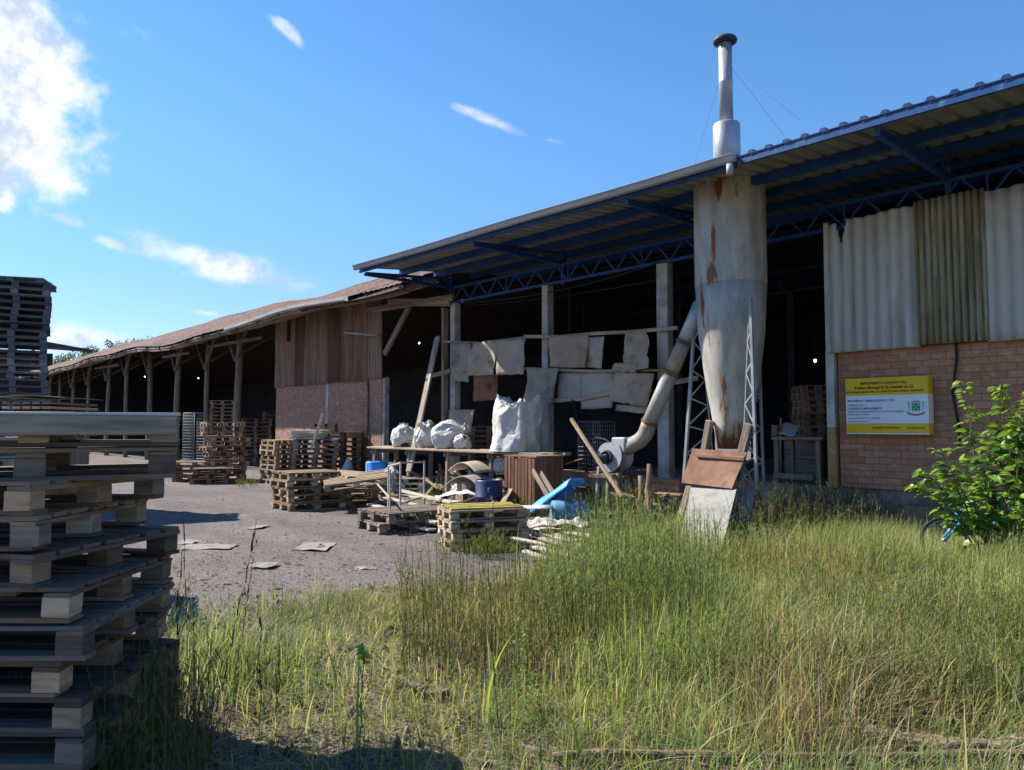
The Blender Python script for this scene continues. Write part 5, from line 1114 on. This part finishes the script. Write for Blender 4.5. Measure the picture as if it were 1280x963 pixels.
# ------------------------------------------------------------------ leaf and blade meshes from arrays
def arrmesh(name, V, F, C, mat):
    me = bpy.data.meshes.new(name); nv = len(V); nf, k = F.shape
    me.vertices.add(nv); me.vertices.foreach_set('co', V.astype(np.float32).ravel()); me.loops.add(nf * k); me.loops.foreach_set('vertex_index', F.astype(np.int32).ravel())
    me.polygons.add(nf); me.polygons.foreach_set('loop_start', (np.arange(nf) * k).astype(np.int32)); me.polygons.foreach_set('loop_total', np.full(nf, k, np.int32))
    me.polygons.foreach_set('use_smooth', np.ones(nf, bool)); me.update()
    at = me.attributes.new('Col', 'FLOAT_COLOR', 'POINT'); c = np.ones((nv, 4), np.float32); c[:, :3] = C; at.data.foreach_set('color', c.ravel()); me.materials.append(mat); return me
def blades(x, y, z0, h, w, ang, bend, col, seg=4, tipc=None, side=None):
    n = len(x); s = np.linspace(0, 1, seg + 1)[None, :]
    hx = (bend * h)[:, None] * s ** 2; up = h[:, None] * s * (1 - .35 * np.minimum(bend, 1.3)[:, None] * s)
    cx = x[:, None] + np.cos(ang)[:, None] * hx; cy = y[:, None] + np.sin(ang)[:, None] * hx; cz = z0[:, None] + up
    sa = ang + PI / 2 + rng.uniform(-.8, .8, n) if side is None else side
    ww = w[:, None] * (1 - s ** 1.6) * .5 + .0003
    V = np.empty((n, seg + 1, 2, 3))
    for k, sg in ((0, -1), (1, 1)): V[:, :, k, 0] = cx + sg * ww * np.cos(sa)[:, None]; V[:, :, k, 1] = cy + sg * ww * np.sin(sa)[:, None]; V[:, :, k, 2] = cz
    i = np.arange(n)[:, None] * (seg + 1) * 2 + np.arange(seg)[None] * 2
    F = np.stack([i, i + 1, i + 3, i + 2], -1).reshape(-1, 4)
    C = np.repeat(col[:, None], (seg + 1) * 2, 1).reshape(n, seg + 1, 2, 3)
    if tipc is not None:
        k = (s ** 2)[..., None, None]; C = C * (1 - k) + tipc[:, None, None] * k
    return V.reshape(-1, 3), F, C.reshape(-1, 3)
def merge(L):
    V, F, C, o = [], [], [], 0
    for v, f, c in L: V.append(v); F.append(f + o); C.append(c); o += len(v)
    return np.concatenate(V), np.concatenate(F), np.concatenate(C)
def palette(n, cols, p, jit=.18):
    c = np.array(cols)[rng.choice(len(cols), n, p=np.array(p) / sum(p))]; return np.clip(c * (1 + rng.normal(0, jit, (n, 1))) * (1 + rng.normal(0, .06, (n, 3))), .004, .8)
GRN, YGR, OLV, STR, DKG, BRN = (.145, .195, .065), (.265, .275, .105), (.2, .21, .095), (.46, .385, .235), (.085, .125, .042), (.2, .145, .095)
def scatter(n, dmax=12.6, dmin=2.3, rl=-.82, rh=.95):
    d = np.sqrt(rng.uniform(dmin ** 2, dmax ** 2, n)); r = rng.uniform(rl, rh, n) * d
    x = r * RT.x + d * FW2.x; y = r * RT.y + d * FW2.y; ok = y < 11.35; return x[ok], y[ok], d[ok]
# ------------------------------------------------------------------ grass and weeds
def zones(x, y):
    px, py, f = np_proj(x, y, 0 * x); e = np.interp(px, ex_, ey_) + 12 * wn(x, y, 2.2, 3)
    ing = np.clip((py - e + 6) / 16, 0, 1)
    patch = np.clip(.75 + .55 * wn(x, y, 2.6, 21), .1, 1.3)
    bare = np.exp(-(((px - 470) / 175) ** 2 + ((py - 868) / 62) ** 2) ** 1.5) * .72
    bare = np.maximum(bare, np.clip((py - 880) / 40, 0, 1) * np.clip((1000 - px) / 320, 0, 1) * .6)
    bare = np.maximum(bare, np.exp(-(((px - 300) / 60) ** 2 + ((py - 780) / 30) ** 2)) * .5)
    return px, py, ing * patch * (1 - bare), bare
def grass():
    parts_ = []
    # ground cover
    x, y, d = scatter(150000, 11.5); px, py, den, bare = zones(x, y)
    k = rng.random(len(x)) < np.clip(den * .8 + .22 * (bare > .3) * (wn(x, y, 3.2, 9) > -.1), 0, 1) * (py > np.interp(px, ex_, ey_) - 12); x, y, px = x[k], y[k], px[k]
    n = len(x); parts_.append(blades(x, y, gh(x, y) - .005, rng.uniform(.03, .13, n), rng.uniform(.003, .008, n), rng.uniform(0, 6.28, n), rng.uniform(.3, 1.4, n), palette(n, [GRN, YGR, OLV, STR, BRN], [3, 3, 4, 3, 2.5]), 2))
    # main sward, taller to the right
    x, y, d = scatter(300000, 11.8, 2.6); px, py, den, bare = zones(x, y)
    hz = np.interp(px, [-100, 230, 330, 450, 560, 680, 860, 980, 1300], [.32, .3, .24, .24, .32, .42, .46, .56, .62]) * np.clip(.85 + .4 * wn(x, y, 1.9, 31), .45, 1.4)
    hz = hz * np.interp(py, [640, 700, 820, 900, 960], [.95, 1, 1, .75, .6]) * (1 - .5 * np.exp(-((px - 1185) / 60) ** 2) * (py < 760))
    den = den * np.interp(px, [0, 330, 560, 640, 1300], [.32, .42, .62, .8, .9])
    k = rng.random(len(x)) < den; x, y, hz, px = x[k], y[k], hz[k], px[k]; n = len(x)
    mixr = np.clip((px - 500) / 400, 0, 1)
    tuft = wn(x, y, 3.3, 41)
    c = palette(n, [GRN, YGR, OLV, STR, DKG], [4, 3.5, 4, 3.4, 2.2]); dry = (tuft > .55) & (rng.random(n) < .55); c[dry] = palette(int(dry.sum()), [STR, BRN, (.28, .24, .11)], [3, 1, 2])
    gtone = wn(x, y, 1.5, 43) + .5 * wn(x, y, 4.5, 44); c = c * np.where(gtone[:, None] > .25, np.array([[.9, 1.0, .92]]), 1.0) * np.where(gtone[:, None] < -.5, np.array([[1.12, 1.0, .95]]), 1.0) * (1 + .18 * wn(x, y, 2.7, 45))[:, None]; hz = hz * (1 + .35 * np.clip(gtone, -1, 1))
    lean = wn(x, y, 1.2, 51) * 2.0 + rng.normal(0, 1.1, n)
    parts_.append(blades(x, y, gh(x, y) - .01, hz * .85 * rng.uniform(.35, 1.3, n), rng.uniform(.0025, .0075, n) * np.where(rng.random(n) < .1, 1.8, 1), lean, np.abs(rng.normal(.4, .55, n)), c, 4, np.minimum(c * 1.25 + .015, .6)))
    V, F, C = merge(parts_)
    o = link('grass', arrmesh('grass', V, F, C, grassm)); tag(o, 'wild mixed green and straw coloured grass covering the foreground', 'grass', None, 'stuff')
    # long arching broad blades
    x, y, d = scatter(15000, 10.5, 2.9); px, py, den, bare = zones(x, y)
    k = rng.random(len(x)) < den * np.interp(px, [300, 500, 700, 900, 1300], [.05, .12, .3, .5, .6]) * np.clip(.2 + 1.3 * wn(x, y, 2.1, 81), 0, 1.2); x, y = x[k], y[k]; n = len(x)
    c = palette(n, [(.14, .2, .055), (.2, .27, .075), (.28, .32, .11), STR], [3, 4, 2, 2])
    A = blades(x, y, gh(x, y) - .01, rng.uniform(.25, .72, n), rng.uniform(.007, .015, n), rng.uniform(0, 6.28, n), np.abs(rng.normal(.55, .4, n)), c, 6, np.minimum(c * 1.3 + .02, .6))
    o = link('long_grass', arrmesh('long_grass', *A, grassm)); tag(o, 'long arching broad grass blades rising out of the right side grass', 'grass', None, 'stuff')
    # dead stalks and thatch lying on the soil
    x, y, d = scatter(26000, 9.5, 2.4); px, py, den, bare = zones(x, y); near = py > np.interp(px, ex_, ey_) - 6
    k = near & (rng.random(len(x)) < np.clip(.18 + .5 * (wn(x, y, 2.4, 61) > .1) + .5 * (py > 870), 0, 1)); x, y = x[k], y[k]; n = len(x)
    A = blades(x, y, gh(x, y) + rng.uniform(0, .03, n), rng.uniform(.02, .1, n), rng.uniform(.003, .006, n), rng.uniform(0, 6.28, n), rng.uniform(2, 6, n), palette(n, [STR, BRN, (.22, .17, .12), (.4, .34, .24)], [3, 3, 3, 2]), 3)
    o = link('thatch', arrmesh('thatch', *A, grassm)); tag(o, 'dead brown thatch and stalks matted low between the grass', 'thatch', None, 'stuff')
    # dead upright straw in clumps
    parts_ = []
    for (a, b, cnt, hh) in ((985, 930, 260, .5), (1000, 905, 260, .55), (930, 840, 160, .4), (960, 760, 160, .35), (705, 850, 160, .3), (650, 830, 120, .25), (560, 860, 90, .2), (1080, 800, 120, .35), (1180, 760, 90, .4), (880, 920, 200, .22), (760, 935, 150, .15), (1010, 740, 110, .4)):
        c0 = GR(a, b); x = c0.x + rng.normal(0, .16, cnt); y = c0.y + rng.normal(0, .16, cnt)
        parts_.append(blades(x, y, gh(x, y) - .01, rng.uniform(.4, 1.1, cnt) * hh, rng.uniform(.003, .007, cnt), rng.uniform(0, 6.28, cnt), np.abs(rng.normal(.5, .5, cnt)), palette(cnt, [STR, (.3, .22, .14), (.24, .14, .09), (.44, .37, .22)], [4, 3, 2, 2]), 4))
    o = link('dry_straw', arrmesh('dry_straw', *merge(parts_), grassm)); tag(o, 'clumps of dead straw standing brown among the green grass', 'straw', None, 'stuff')
grass()
def feathery(x, y, hh, per, leaf, cols, p, lean=.12, stemc=BRN, up=.9):
    # upright stems with many fine narrow leaves
    n = len(x); z0 = gh(x, y) - .01; ang = rng.uniform(0, 6.28, n); bend = np.abs(rng.normal(0, lean, n)); h = hh
    sc = palette(n, [stemc, (.11, .12, .04), (.08, .09, .03)], [1, 1, 1])
    L = [blades(x, y, z0, h, np.full(n, .0055), ang, bend, sc, 4), blades(x, y, z0, h, np.full(n, .0055), ang, bend, sc, 4, None, ang + 1.57)]
    m = n * per; i = np.repeat(np.arange(n), per); s = rng.uniform(.12, 1, m) ** .8
    bx_ = x[i] + np.cos(ang[i]) * bend[i] * h[i] * s ** 2; by_ = y[i] + np.sin(ang[i]) * bend[i] * h[i] * s ** 2; bz_ = z0[i] + h[i] * s * (1 - .35 * bend[i] * s)
    spread = (1 - s * .55)
    lc = palette(m, cols, p)
    L.append(blades(bx_, by_, bz_, leaf * rng.uniform(.5, 1.2, m) * spread, rng.uniform(.0025, .005, m), rng.uniform(0, 6.28, m), rng.uniform(.25, up, m), lc, 2))
    return merge(L)
def clump(ranges, n, hfun, rej=.0):
    xs, ys, hs = [], [], []
    while len(xs) < n:
        px = R.uniform(*ranges[0]); py = R.uniform(*ranges[1]); k = 1 - abs((px - sum(ranges[0]) / 2) / ((ranges[0][1] - ranges[0][0]) / 2)) ** 4
        g = GR(px, py)
        xs.append(g.x); ys.append(g.y); hs.append(hfun(px, py))
    return np.array(xs), np.array(ys), np.array(hs)
F1 = [(.2, .26, .095), (.25, .29, .12), (.15, .19, .075), (.31, .31, .17)]
x, y, h = clump(((672, 905), (705, 812)), 860, lambda a, b: R.uniform(.45, 1.0) * interp(a, [(672, .72), (720, .9), (800, 1.05), (860, .95), (905, .6)]))
o = link('tall_weeds', arrmesh('tall_weeds', *feathery(x, y, h, 46, .085, F1, [4, 4, 2, 1]), grassm)); tag(o, 'dense stand of tall feathery green weeds in front of the blower', 'weeds', None, 'stuff')
x, y, h = clump(((500, 700), (718, 850)), 520, lambda a, b: R.uniform(.2, .62))
o = link('thin_weeds', arrmesh('thin_weeds', *feathery(x, y, h, 30, .06, [(.16, .17, .075), (.21, .19, .1), (.12, .15, .055)], [2, 2, 2], .2), grassm)); tag(o, 'thin brownish weeds left of the tall feathery stand', 'weeds', None, 'stuff')
x, y, h = clump(((880, 1360), (668, 900)), 1500, lambda a, b: R.uniform(.25, .7) * (.55 if 1130 < a < 1240 and b < 760 else 1))
o = link('mixed_weeds', arrmesh('mixed_weeds', *feathery(x, y, h, 34, .07, F1 + [(.26, .24, .13)], [3, 3, 2, 2, 2], .25), grassm)); tag(o, 'olive feathery weeds mixed into the grass before the brick wall', 'weeds', None, 'stuff')
x, y, h = clump(((915, 1135), (655, 682)), 420, lambda a, b: R.uniform(.4, 1.0) * interp(a, [(915, .9), (1050, 1), (1135, .6)]))
o = link('doorway_weeds', arrmesh('doorway_weeds', *feathery(x, y, h, 34, .1, [(.1, .125, .05), (.15, .14, .075), (.075, .1, .03)], [2, 2, 2], .3), grassm)); tag(o, 'dark scrubby weeds growing over the rubble below the doorway', 'weeds', None, 'stuff')
x, y, h = clump(((740, 800), (655, 690)), 130, lambda a, b: R.uniform(.4, .95))
o = link('sunlit_weeds', arrmesh('sunlit_weeds', *feathery(x, y, h, 36, .08, [(.14, .2, .03), (.1, .16, .03)], [2, 2], .2), grassm)); tag(o, 'bright green weeds beside the fallen light blue barrel', 'weeds', None, 'stuff')
x, y, h = clump(((120, 262), (905, 1010)), 170, lambda a, b: R.uniform(.25, .75))
o = link('stack_weeds', arrmesh('stack_weeds', *feathery(x, y, h, 22, .07, [(.1, .13, .045), (.15, .14, .07), (.2, .19, .09)], [2, 2, 1], .35), grassm)); tag(o, 'thin weeds growing up in front of the nearest pallet stack', 'weeds', None, 'stuff')
xs = []
for rg, n, hh in ((((540, 680), (646, 668)), 70, .35), (((545, 650), (690, 702)), 60, .3), (((500, 560), (640, 668)), 50, .25), (((295, 325), (605, 612)), 40, .3), (((640, 700), (640, 662)), 60, .45), (((470, 640), (618, 636)), 90, .5), (((590, 640), (690, 700)), 50, .35)):
    xs.append(clump(rg, n, lambda a, b: R.uniform(.5, 1.1) * hh))
x, y, h = [np.concatenate(k) for k in zip(*xs)]
o = link('yard_weeds', arrmesh('yard_weeds', *feathery(x, y, h, 26, .1, [(.13, .17, .035), (.09, .13, .03), (.2, .19, .05)], [2, 2, 1], .35), grassm)); tag(o, 'green weeds sprouting between pallets, drums and planks in the yard', 'weeds', None, 'stuff')
# leaves, chips and litter on the gravel
def litter():
    L = []; n = 5200; px = rng.uniform(180, 760, n); py = 560 + (rng.uniform(.08, 1, n) ** 1.0) * 190
    d = 1.6 * FPX / (py - 533); r = (px - 640) / FPX * d; x = r * RT.x + d * FW2.x; y = r * RT.y + d * FW2.y; k = (y < 11.5) & (soil_mask(x, y) < .9); x, y = x[k], y[k]; n = len(x)
    s_ = rng.uniform(.004, .02, n) * np.where(rng.random(n) < .05, 2, 1); a = rng.uniform(0, 6.28, n); V = np.empty((n, 4, 3)); asp = rng.uniform(.3, 1, n)
    for i, (u, v) in enumerate(((-1, -1), (1, -1), (1, 1), (-1, 1))):
        V[:, i, 0] = x + s_ * (u * np.cos(a) - v * asp * np.sin(a)); V[:, i, 1] = y + s_ * (u * np.sin(a) + v * asp * np.cos(a)); V[:, i, 2] = gh(x, y) + .006 + rng.uniform(0, .012, n)
    C = np.repeat(palette(n, [(.3, .25, .2), (.2, .16, .13), (.4, .35, .3), (.12, .1, .09)], [3, 3, 2, 2]), 4, 0)
    o = link('litter', arrmesh('litter', V.reshape(-1, 3), np.arange(n * 4).reshape(-1, 4), C, grassm)); tag(o, 'wood chips and dead leaves littering the gravel yard', 'litter', None, 'stuff')
litter()
def clods():
    n = 5200; x, y, d = scatter(n, 8.5, 2.4); px, py, den, bare = zones(x, y); k = (py > np.interp(px, ex_, ey_) - 8) & (rng.random(len(x)) < np.clip(.25 + bare + .5 * (wn(x, y, 3, 71) > .3), 0, 1)); x, y = x[k], y[k]; n = len(x)
    s_ = rng.gamma(2.0, .006, n) + .004; o6 = np.array([(1, 0, 0), (0, 1, 0), (-1, 0, 0), (0, -1, 0), (0, 0, .8), (0, 0, -.4)], float)
    V = o6[None] * (1 + rng.uniform(-.45, .45, (n, 6, 3))) * s_[:, None, None]; a = rng.uniform(0, 6.28, n); c, s = np.cos(a)[:, None], np.sin(a)[:, None]
    V = np.stack([V[..., 0] * c - V[..., 1] * s + x[:, None], V[..., 0] * s + V[..., 1] * c + y[:, None], V[..., 2] + gh(x, y)[:, None] + s_[:, None] * .2], -1)
    f = np.array([(0, 1, 4), (1, 2, 4), (2, 3, 4), (3, 0, 4)]); F = (np.arange(n)[:, None, None] * 6 + f[None]).reshape(-1, 3)
    C = np.repeat(palette(n, [(.12, .09, .065), (.2, .165, .13), (.3, .27, .23), (.07, .055, .04), (.38, .33, .27)], [4, 3, 2, 3, 1]), 6, 0)
    o = link('clods', arrmesh('clods', V.reshape(-1, 3), F, C, grassm)); o.data.polygons.foreach_set('use_smooth', np.zeros(len(F), bool)); tag(o, 'small clods and chips of earth on the bare foreground soil', 'clods', None, 'stuff')
clods()
# single tall stalks in the foreground
def stalk(px, py, top, lean, lab, leafy=30, col=(.06, .05, .03)):
    g = GR(px, py); d = (g - CAM); dep = d.x * FW2.x + d.y * FW2.y; t = DP(px + lean, top, dep); h = max(.1, t.z); n = 1
    L = []; k = 7; P = [g.lerp(Vector((t.x, t.y, h)), i / k) + Vector((R.uniform(-.008, .008), R.uniform(-.008, .008), 0)) for i in range(k + 1)]
    st_ = []
    for q, p in zip(P, P[1:]):
        v = p - q; x = np.array([q.x]); y = np.array([q.y]); a = math.atan2(v.y, v.x); hl = math.hypot(v.x, v.y)
        for sd in (0, 1.57): L.append(blades(x, y, np.array([q.z]), np.array([v.z * 1.08]), np.array([.007]), np.array([a]), np.array([hl / max(v.z, .01)]), np.array([col]), 2, None, np.array([a + sd])))
    br = []
    for j in range(9):
        s_ = R.uniform(.3, .98); q = P[0].lerp(P[-1], s_); a = R.uniform(0, 6.28); hl = R.uniform(.06, .2) * (1.2 - s_ * .6)
        L.append(blades(np.array([q.x]), np.array([q.y]), np.array([q.z]), np.array([hl]), np.array([.0035]), np.array([a]), np.array([R.uniform(.3, .9)]), np.array([col]), 3))
        for m in range(leafy // 9):
            f = R.uniform(.3, 1); xx = q.x + math.cos(a) * .5 * hl * f; yy = q.y + math.sin(a) * .5 * hl * f
            L.append(blades(np.array([xx]), np.array([yy]), np.array([q.z + hl * f * .85]), np.array([R.uniform(.02, .05)]), np.array([.006]), np.array([R.uniform(0, 6.28)]), np.array([R.uniform(.2, 1.2)]), palette(1, [(.1, .13, .03), (.12, .09, .05), STR], [3, 2, 1]), 2))
    V, F, Cc = merge(L); org = np.array([g.x, g.y, 0]); o = link('weed_stalk', arrmesh('weed_stalk', V - org, F, Cc, grassm), None, g); tag(o, lab, 'weed', 'tall weed stalks in the foreground')
for a in ((263, 930, 650, 60, 'leaning forked dark weed stalk beside the nearest pallet stack', 36), (326, 925, 780, 0, 'straight brown weed spike left of the bare soil', 90), (343, 940, 815, 8, 'short black weed stalk next to the brown spike', 20), (450, 940, 812, 5, 'thin stalk carrying a bright leaf tuft on mossy soil', 20), (503, 860, 715, 8, 'thin brown stalk at the left edge of thicker grass', 40), (532, 905, 722, -4, 'tallest dark stalk rising through the middle grass', 46), (624, 940, 650, -18, 'very tall thin dark stalk in front of the mossy stack', 40), (575, 760, 640, 10, 'dry twiggy stalk before the mossy stack', 60), (600, 765, 622, 18, 'branched grey stalk right of the mossy stack front', 60),
          (238, 900, 640, -10, 'green stemmed weed growing against the nearest pallet stack', 60), (215, 935, 690, 10, 'dark weed growing in front of the nearest stack corner', 60), (180, 960, 800, 14, 'low weed sprig at the foot of the nearest stack', 50), (30, 955, 860, -8, 'weed sprig before the lower left pallets', 50), (287, 905, 720, 25, 'thin curved stalk between the pallets and bare soil', 26)):
    stalk(*a)
# green sprig leaf tuft
def leaf_cloud(specs, name, mat):
    V, F, Cc = [], [], []
    for (c, d, s_, col) in specs:
        d = d.normalized(); u = Vector((0, 0, 1)); sd = d.cross(u); sd = sd.normalized() if sd.length > .05 else Vector((1, 0, 0)); nn_ = sd.cross(d).normalized(); ro = R.uniform(-.9, .9); sd2 = sd * math.cos(ro) + nn_ * math.sin(ro); n2 = sd2.cross(d)
        b = len(V); w = s_ * R.uniform(.24, .36)
        V += [c, c + d * s_ * .38 + sd2 * w + n2 * s_ * .1, c + d * s_ * .4, c + d * s_ * .38 - sd2 * w + n2 * s_ * .1, c + d * s_ * .75 + sd2 * w * .62 + n2 * s_ * .03, c + d * s_ * .76 - n2 * s_ * .05, c + d * s_ * .75 - sd2 * w * .62 + n2 * s_ * .03, c + d * s_ - n2 * s_ * .16]
        F += [(b, b + 2, b + 1, b + 1), (b, b + 3, b + 2, b + 2), (b + 1, b + 2, b + 5, b + 4), (b + 2, b + 3, b + 6, b + 5), (b + 4, b + 5, b + 7, b + 7), (b + 5, b + 6, b + 7, b + 7)]
        Cc += [col] * 8
    me = bpy.data.meshes.new(name); me.from_pydata([tuple(v) for v in V], [], [tuple(dict.fromkeys(f)) for f in F]); me.update()
    at = me.attributes.new('Col', 'FLOAT_COLOR', 'POINT'); a = np.ones((len(V), 4), np.float32); a[:, :3] = np.array(Cc); at.data.foreach_set('color', a.ravel()); me.polygons.foreach_set('use_smooth', [True] * len(me.polygons)); me.materials.append(mat); return me
# ------------------------------------------------------------------ the leafy shrub at the right
def shrub():
    g = DP(1252, 690, 8.3); g.z = 0; o = empty('leafy_shrub', g, 'leafy green shrub with long shoots growing before the brick wall', 'shrub')
    dep = 8.3; specs = []; mb = MB()
    shoots = [((1240, 690), (1218, 580), (1205, 476), 1), ((1258, 690), (1262, 560), (1250, 482), 1.3), ((1270, 690), (1285, 560), (1290, 480), 1.2), ((1230, 690), (1190, 610), (1150, 588), .9), ((1235, 690), (1205, 620), (1175, 560), 1), ((1245, 690), (1230, 600), (1240, 535), 1.2), ((1262, 690), (1275, 610), (1262, 550), 1.2),
              ((1250, 690), (1222, 630), (1190, 596), .8), ((1255, 690), (1240, 630), (1215, 600), 1.1), ((1275, 690), (1300, 610), (1320, 540), 1.3), ((1280, 690), (1320, 630), (1350, 590), 1.2), ((1265, 690), (1252, 640), (1240, 640), 1), ((1285, 690), (1280, 640), (1300, 600), 1.2), ((1245, 690), (1195, 628), (1142, 606), .7), ((1272, 690), (1268, 600), (1275, 510), 1.1), ((1262, 695), (1270, 660), (1275, 630), 1), ((1245, 695), (1228, 660), (1225, 630), 1), ((1290, 695), (1330, 560), (1330, 500), 1.2)]
    for p0, p1, p2, dn in shoots:
        dd = R.uniform(-.45, .45); a, b, c = DP(*p0, dep + dd * .3), DP(*p1, dep + dd), DP(*p2, dep + dd * 1.2); a.z = 0
        P = [a.lerp(b, t) .lerp(b.lerp(c, t), t) for t in [i / 12 for i in range(13)]]
        P = [q + Vector((R.uniform(-.02, .02), R.uniform(-.02, .02), R.uniform(-.01, .01))) for q in P]
        mb.tube(P, [.014 - .0009 * i for i in range(13)], 6)
        L = sum((P[i + 1] - P[i]).length for i in range(12)); nl = int(72 * dn * L / 1.4)
        for k in range(nl):
            t = R.uniform(.22, 1.0) ** .85; i = min(11, int(t * 12)); q = P[i].lerp(P[i + 1], t * 12 - i); ax = (P[i + 1] - P[i]).normalized(); az = R.uniform(0, 6.28)
            out = Vector((math.cos(az), math.sin(az), R.uniform(-.5, .45))); ln = R.uniform(0, .16) * (1.25 - t)
            young = t > .85; s_ = R.uniform(.08, .145) * (.75 if young else 1.1)
            base = (.21, .31, .05) if young or R.random() < .42 else R.choice([(.075, .155, .03), (.06, .135, .03), (.1, .19, .035)])
            j = R.uniform(.75, 1.25); specs.append((q + out * ln, out + ax * .25 + Vector((0, 0, -.25)), s_, tuple(v * j for v in base)))
    part('stems', mb, bark, o)
    me = leaf_cloud([(c - g, d, s_, col) for c, d, s_, col in specs], 'foliage', leafm); lo = link('foliage', me, o)
shrub()
sp = []
for k in range(230):
    px = R.choice([R.uniform(240, 700), R.uniform(640, 1290)]); py = R.uniform(interp(px, EDGE) + 8, 925); g_ = GR(px, py); hh = R.uniform(.05, .3) * (.6 if px < 640 else 1.1); az0 = R.uniform(0, 6.28); cl = R.choice([(.16, .24, .05), (.12, .2, .05), (.22, .28, .07), (.2, .2, .08)])
    for j in range(R.randint(8, 22)):
        az = R.uniform(0, 6.28); t = R.random(); sp.append((g_ + Vector((math.cos(az) * .05 * (1 - t), math.sin(az) * .05 * (1 - t), hh * t + .01)), Vector((math.cos(az), math.sin(az), R.uniform(-.2, .7))), R.uniform(.016, .042), tuple(v * R.uniform(.7, 1.1) for v in cl)))
me = leaf_cloud(sp, 'broad_leaf_weeds', grassm); tag(link('broad_leaf_weeds', me), 'small broad leaved weeds scattered through the grass', 'weeds', None, 'stuff')
sp = []
c0 = GR(450, 940); dd_ = (c0 - CAM); dp_ = dd_.x * FW2.x + dd_.y * FW2.y; t_ = DP(455, 815, dp_)
for k in range(26): az = R.uniform(0, 6.28); sp.append((t_ + Vector((0, 0, R.uniform(-.06, .03))), Vector((math.cos(az), math.sin(az), R.uniform(-.3, .5))), R.uniform(.03, .05), (.3, .42, .1)))
me = leaf_cloud([(c - t_, d, s_, col) for c, d, s_, col in sp], 'leaf_sprig', grassm); tag(link('leaf_sprig', me, None, t_), 'bright green leafy sprig on a thin stalk above bare soil', 'seedling')

# ------------------------------------------------------------------ far away: hill, forest, dark shed
def far():
    c = DP(105, 450, 330); mb = MB(); e1 = RT
    def hf(r): return 42 * math.exp(-((r - 12) / 95) ** 2) + 10 * math.exp(-((r + 110) / 80) ** 2)
    mb.grid(lambda u, v: Vector((c.x, c.y, 0)) + RT * ((u - .5) * 520) + FW2 * (-60 + 260 * v) + Vector((0, 0, -1 + hf((u - .5) * 520) * min(1, v * 2.2) * (1 - .1 * v))), 60, 16)
    o = solo('hill', mb, M('wooded_hill', [(.03, .05, .025), (.06, .09, .04)], .1), 'distant wooded hill behind the tiled shed', 'hill', None, 'structure')
    specs = []
    for i in range(230):
        r = R.uniform(-230, 230) if i > 120 else R.uniform(-30, 40); v = R.uniform(.2, .5); p = Vector((c.x, c.y, 0)) + RT * r + FW2 * (-60 + 260 * v); p.z = -1 + hf(r) * min(1, v * 2.2) * (1 - .1 * v)
        h = R.uniform(6, 9.5); col = R.choice([(.05, .085, .035), (.065, .105, .04), (.04, .07, .032)])
        for b in range(5):
            bc_ = p + Vector((R.uniform(-2.2, 2.2), R.uniform(-2.2, 2.2), h * R.uniform(.35, .92))); br_ = R.uniform(1.1, 2.2)
            for k in range(44):
                q = Vector((R.gauss(0, 1), R.gauss(0, 1), R.gauss(0, .8))).normalized(); j = R.uniform(.7, 1.35)
                specs.append((bc_ + q * br_ * R.uniform(.6, 1), q + Vector((R.uniform(-.6, .6), R.uniform(-.6, .6), R.uniform(-.5, .3))), R.uniform(.6, 1.1), tuple(x * j for x in col)))
    og = Vector((c.x, c.y, 0)); me = leaf_cloud([(a - og, b, s_, k) for a, b, s_, k in specs], 'forest', leafm); tag(link('forest', me, None, og), 'far eucalyptus wood on the hill behind the tiled shed', 'forest', None, 'stuff')
    g = camxy((50 - 640) / FPX * 62, 62); A = empty('dark_shed', g, 'distant dark low shed between the tall stack and the tiled roof', 'shed')
    mb = MB(); mb.bar(g - RT * 9 + Vector((0, 0, 9.0)), g + RT * 2.0 + Vector((0, 0, 8.2)), 8, .22); part('roof', mb, M('dark_tin', [(.02, .022, .03), (.05, .05, .06)], 1), A)
    mb = MB(); mb.bar(g - RT * 9 + FW2 * 2 + Vector((0, 0, 4.0)), g - RT * .4 + FW2 * 2 + Vector((0, 0, 3.9)), .2, 7.8); part('wall', mb, M('dark_planks', [(.02, .02, .025), (.05, .05, .06)], 1), A)
    for r in (-.2, 1.2):
        mb = MB(); q = g + RT * r - FW2 * 3; mb.bar(q, q + Vector((0, 0, 8.2)), .2, .2); part('post', mb, timber, A)
far()
print('objects', len(bpy.data.objects))
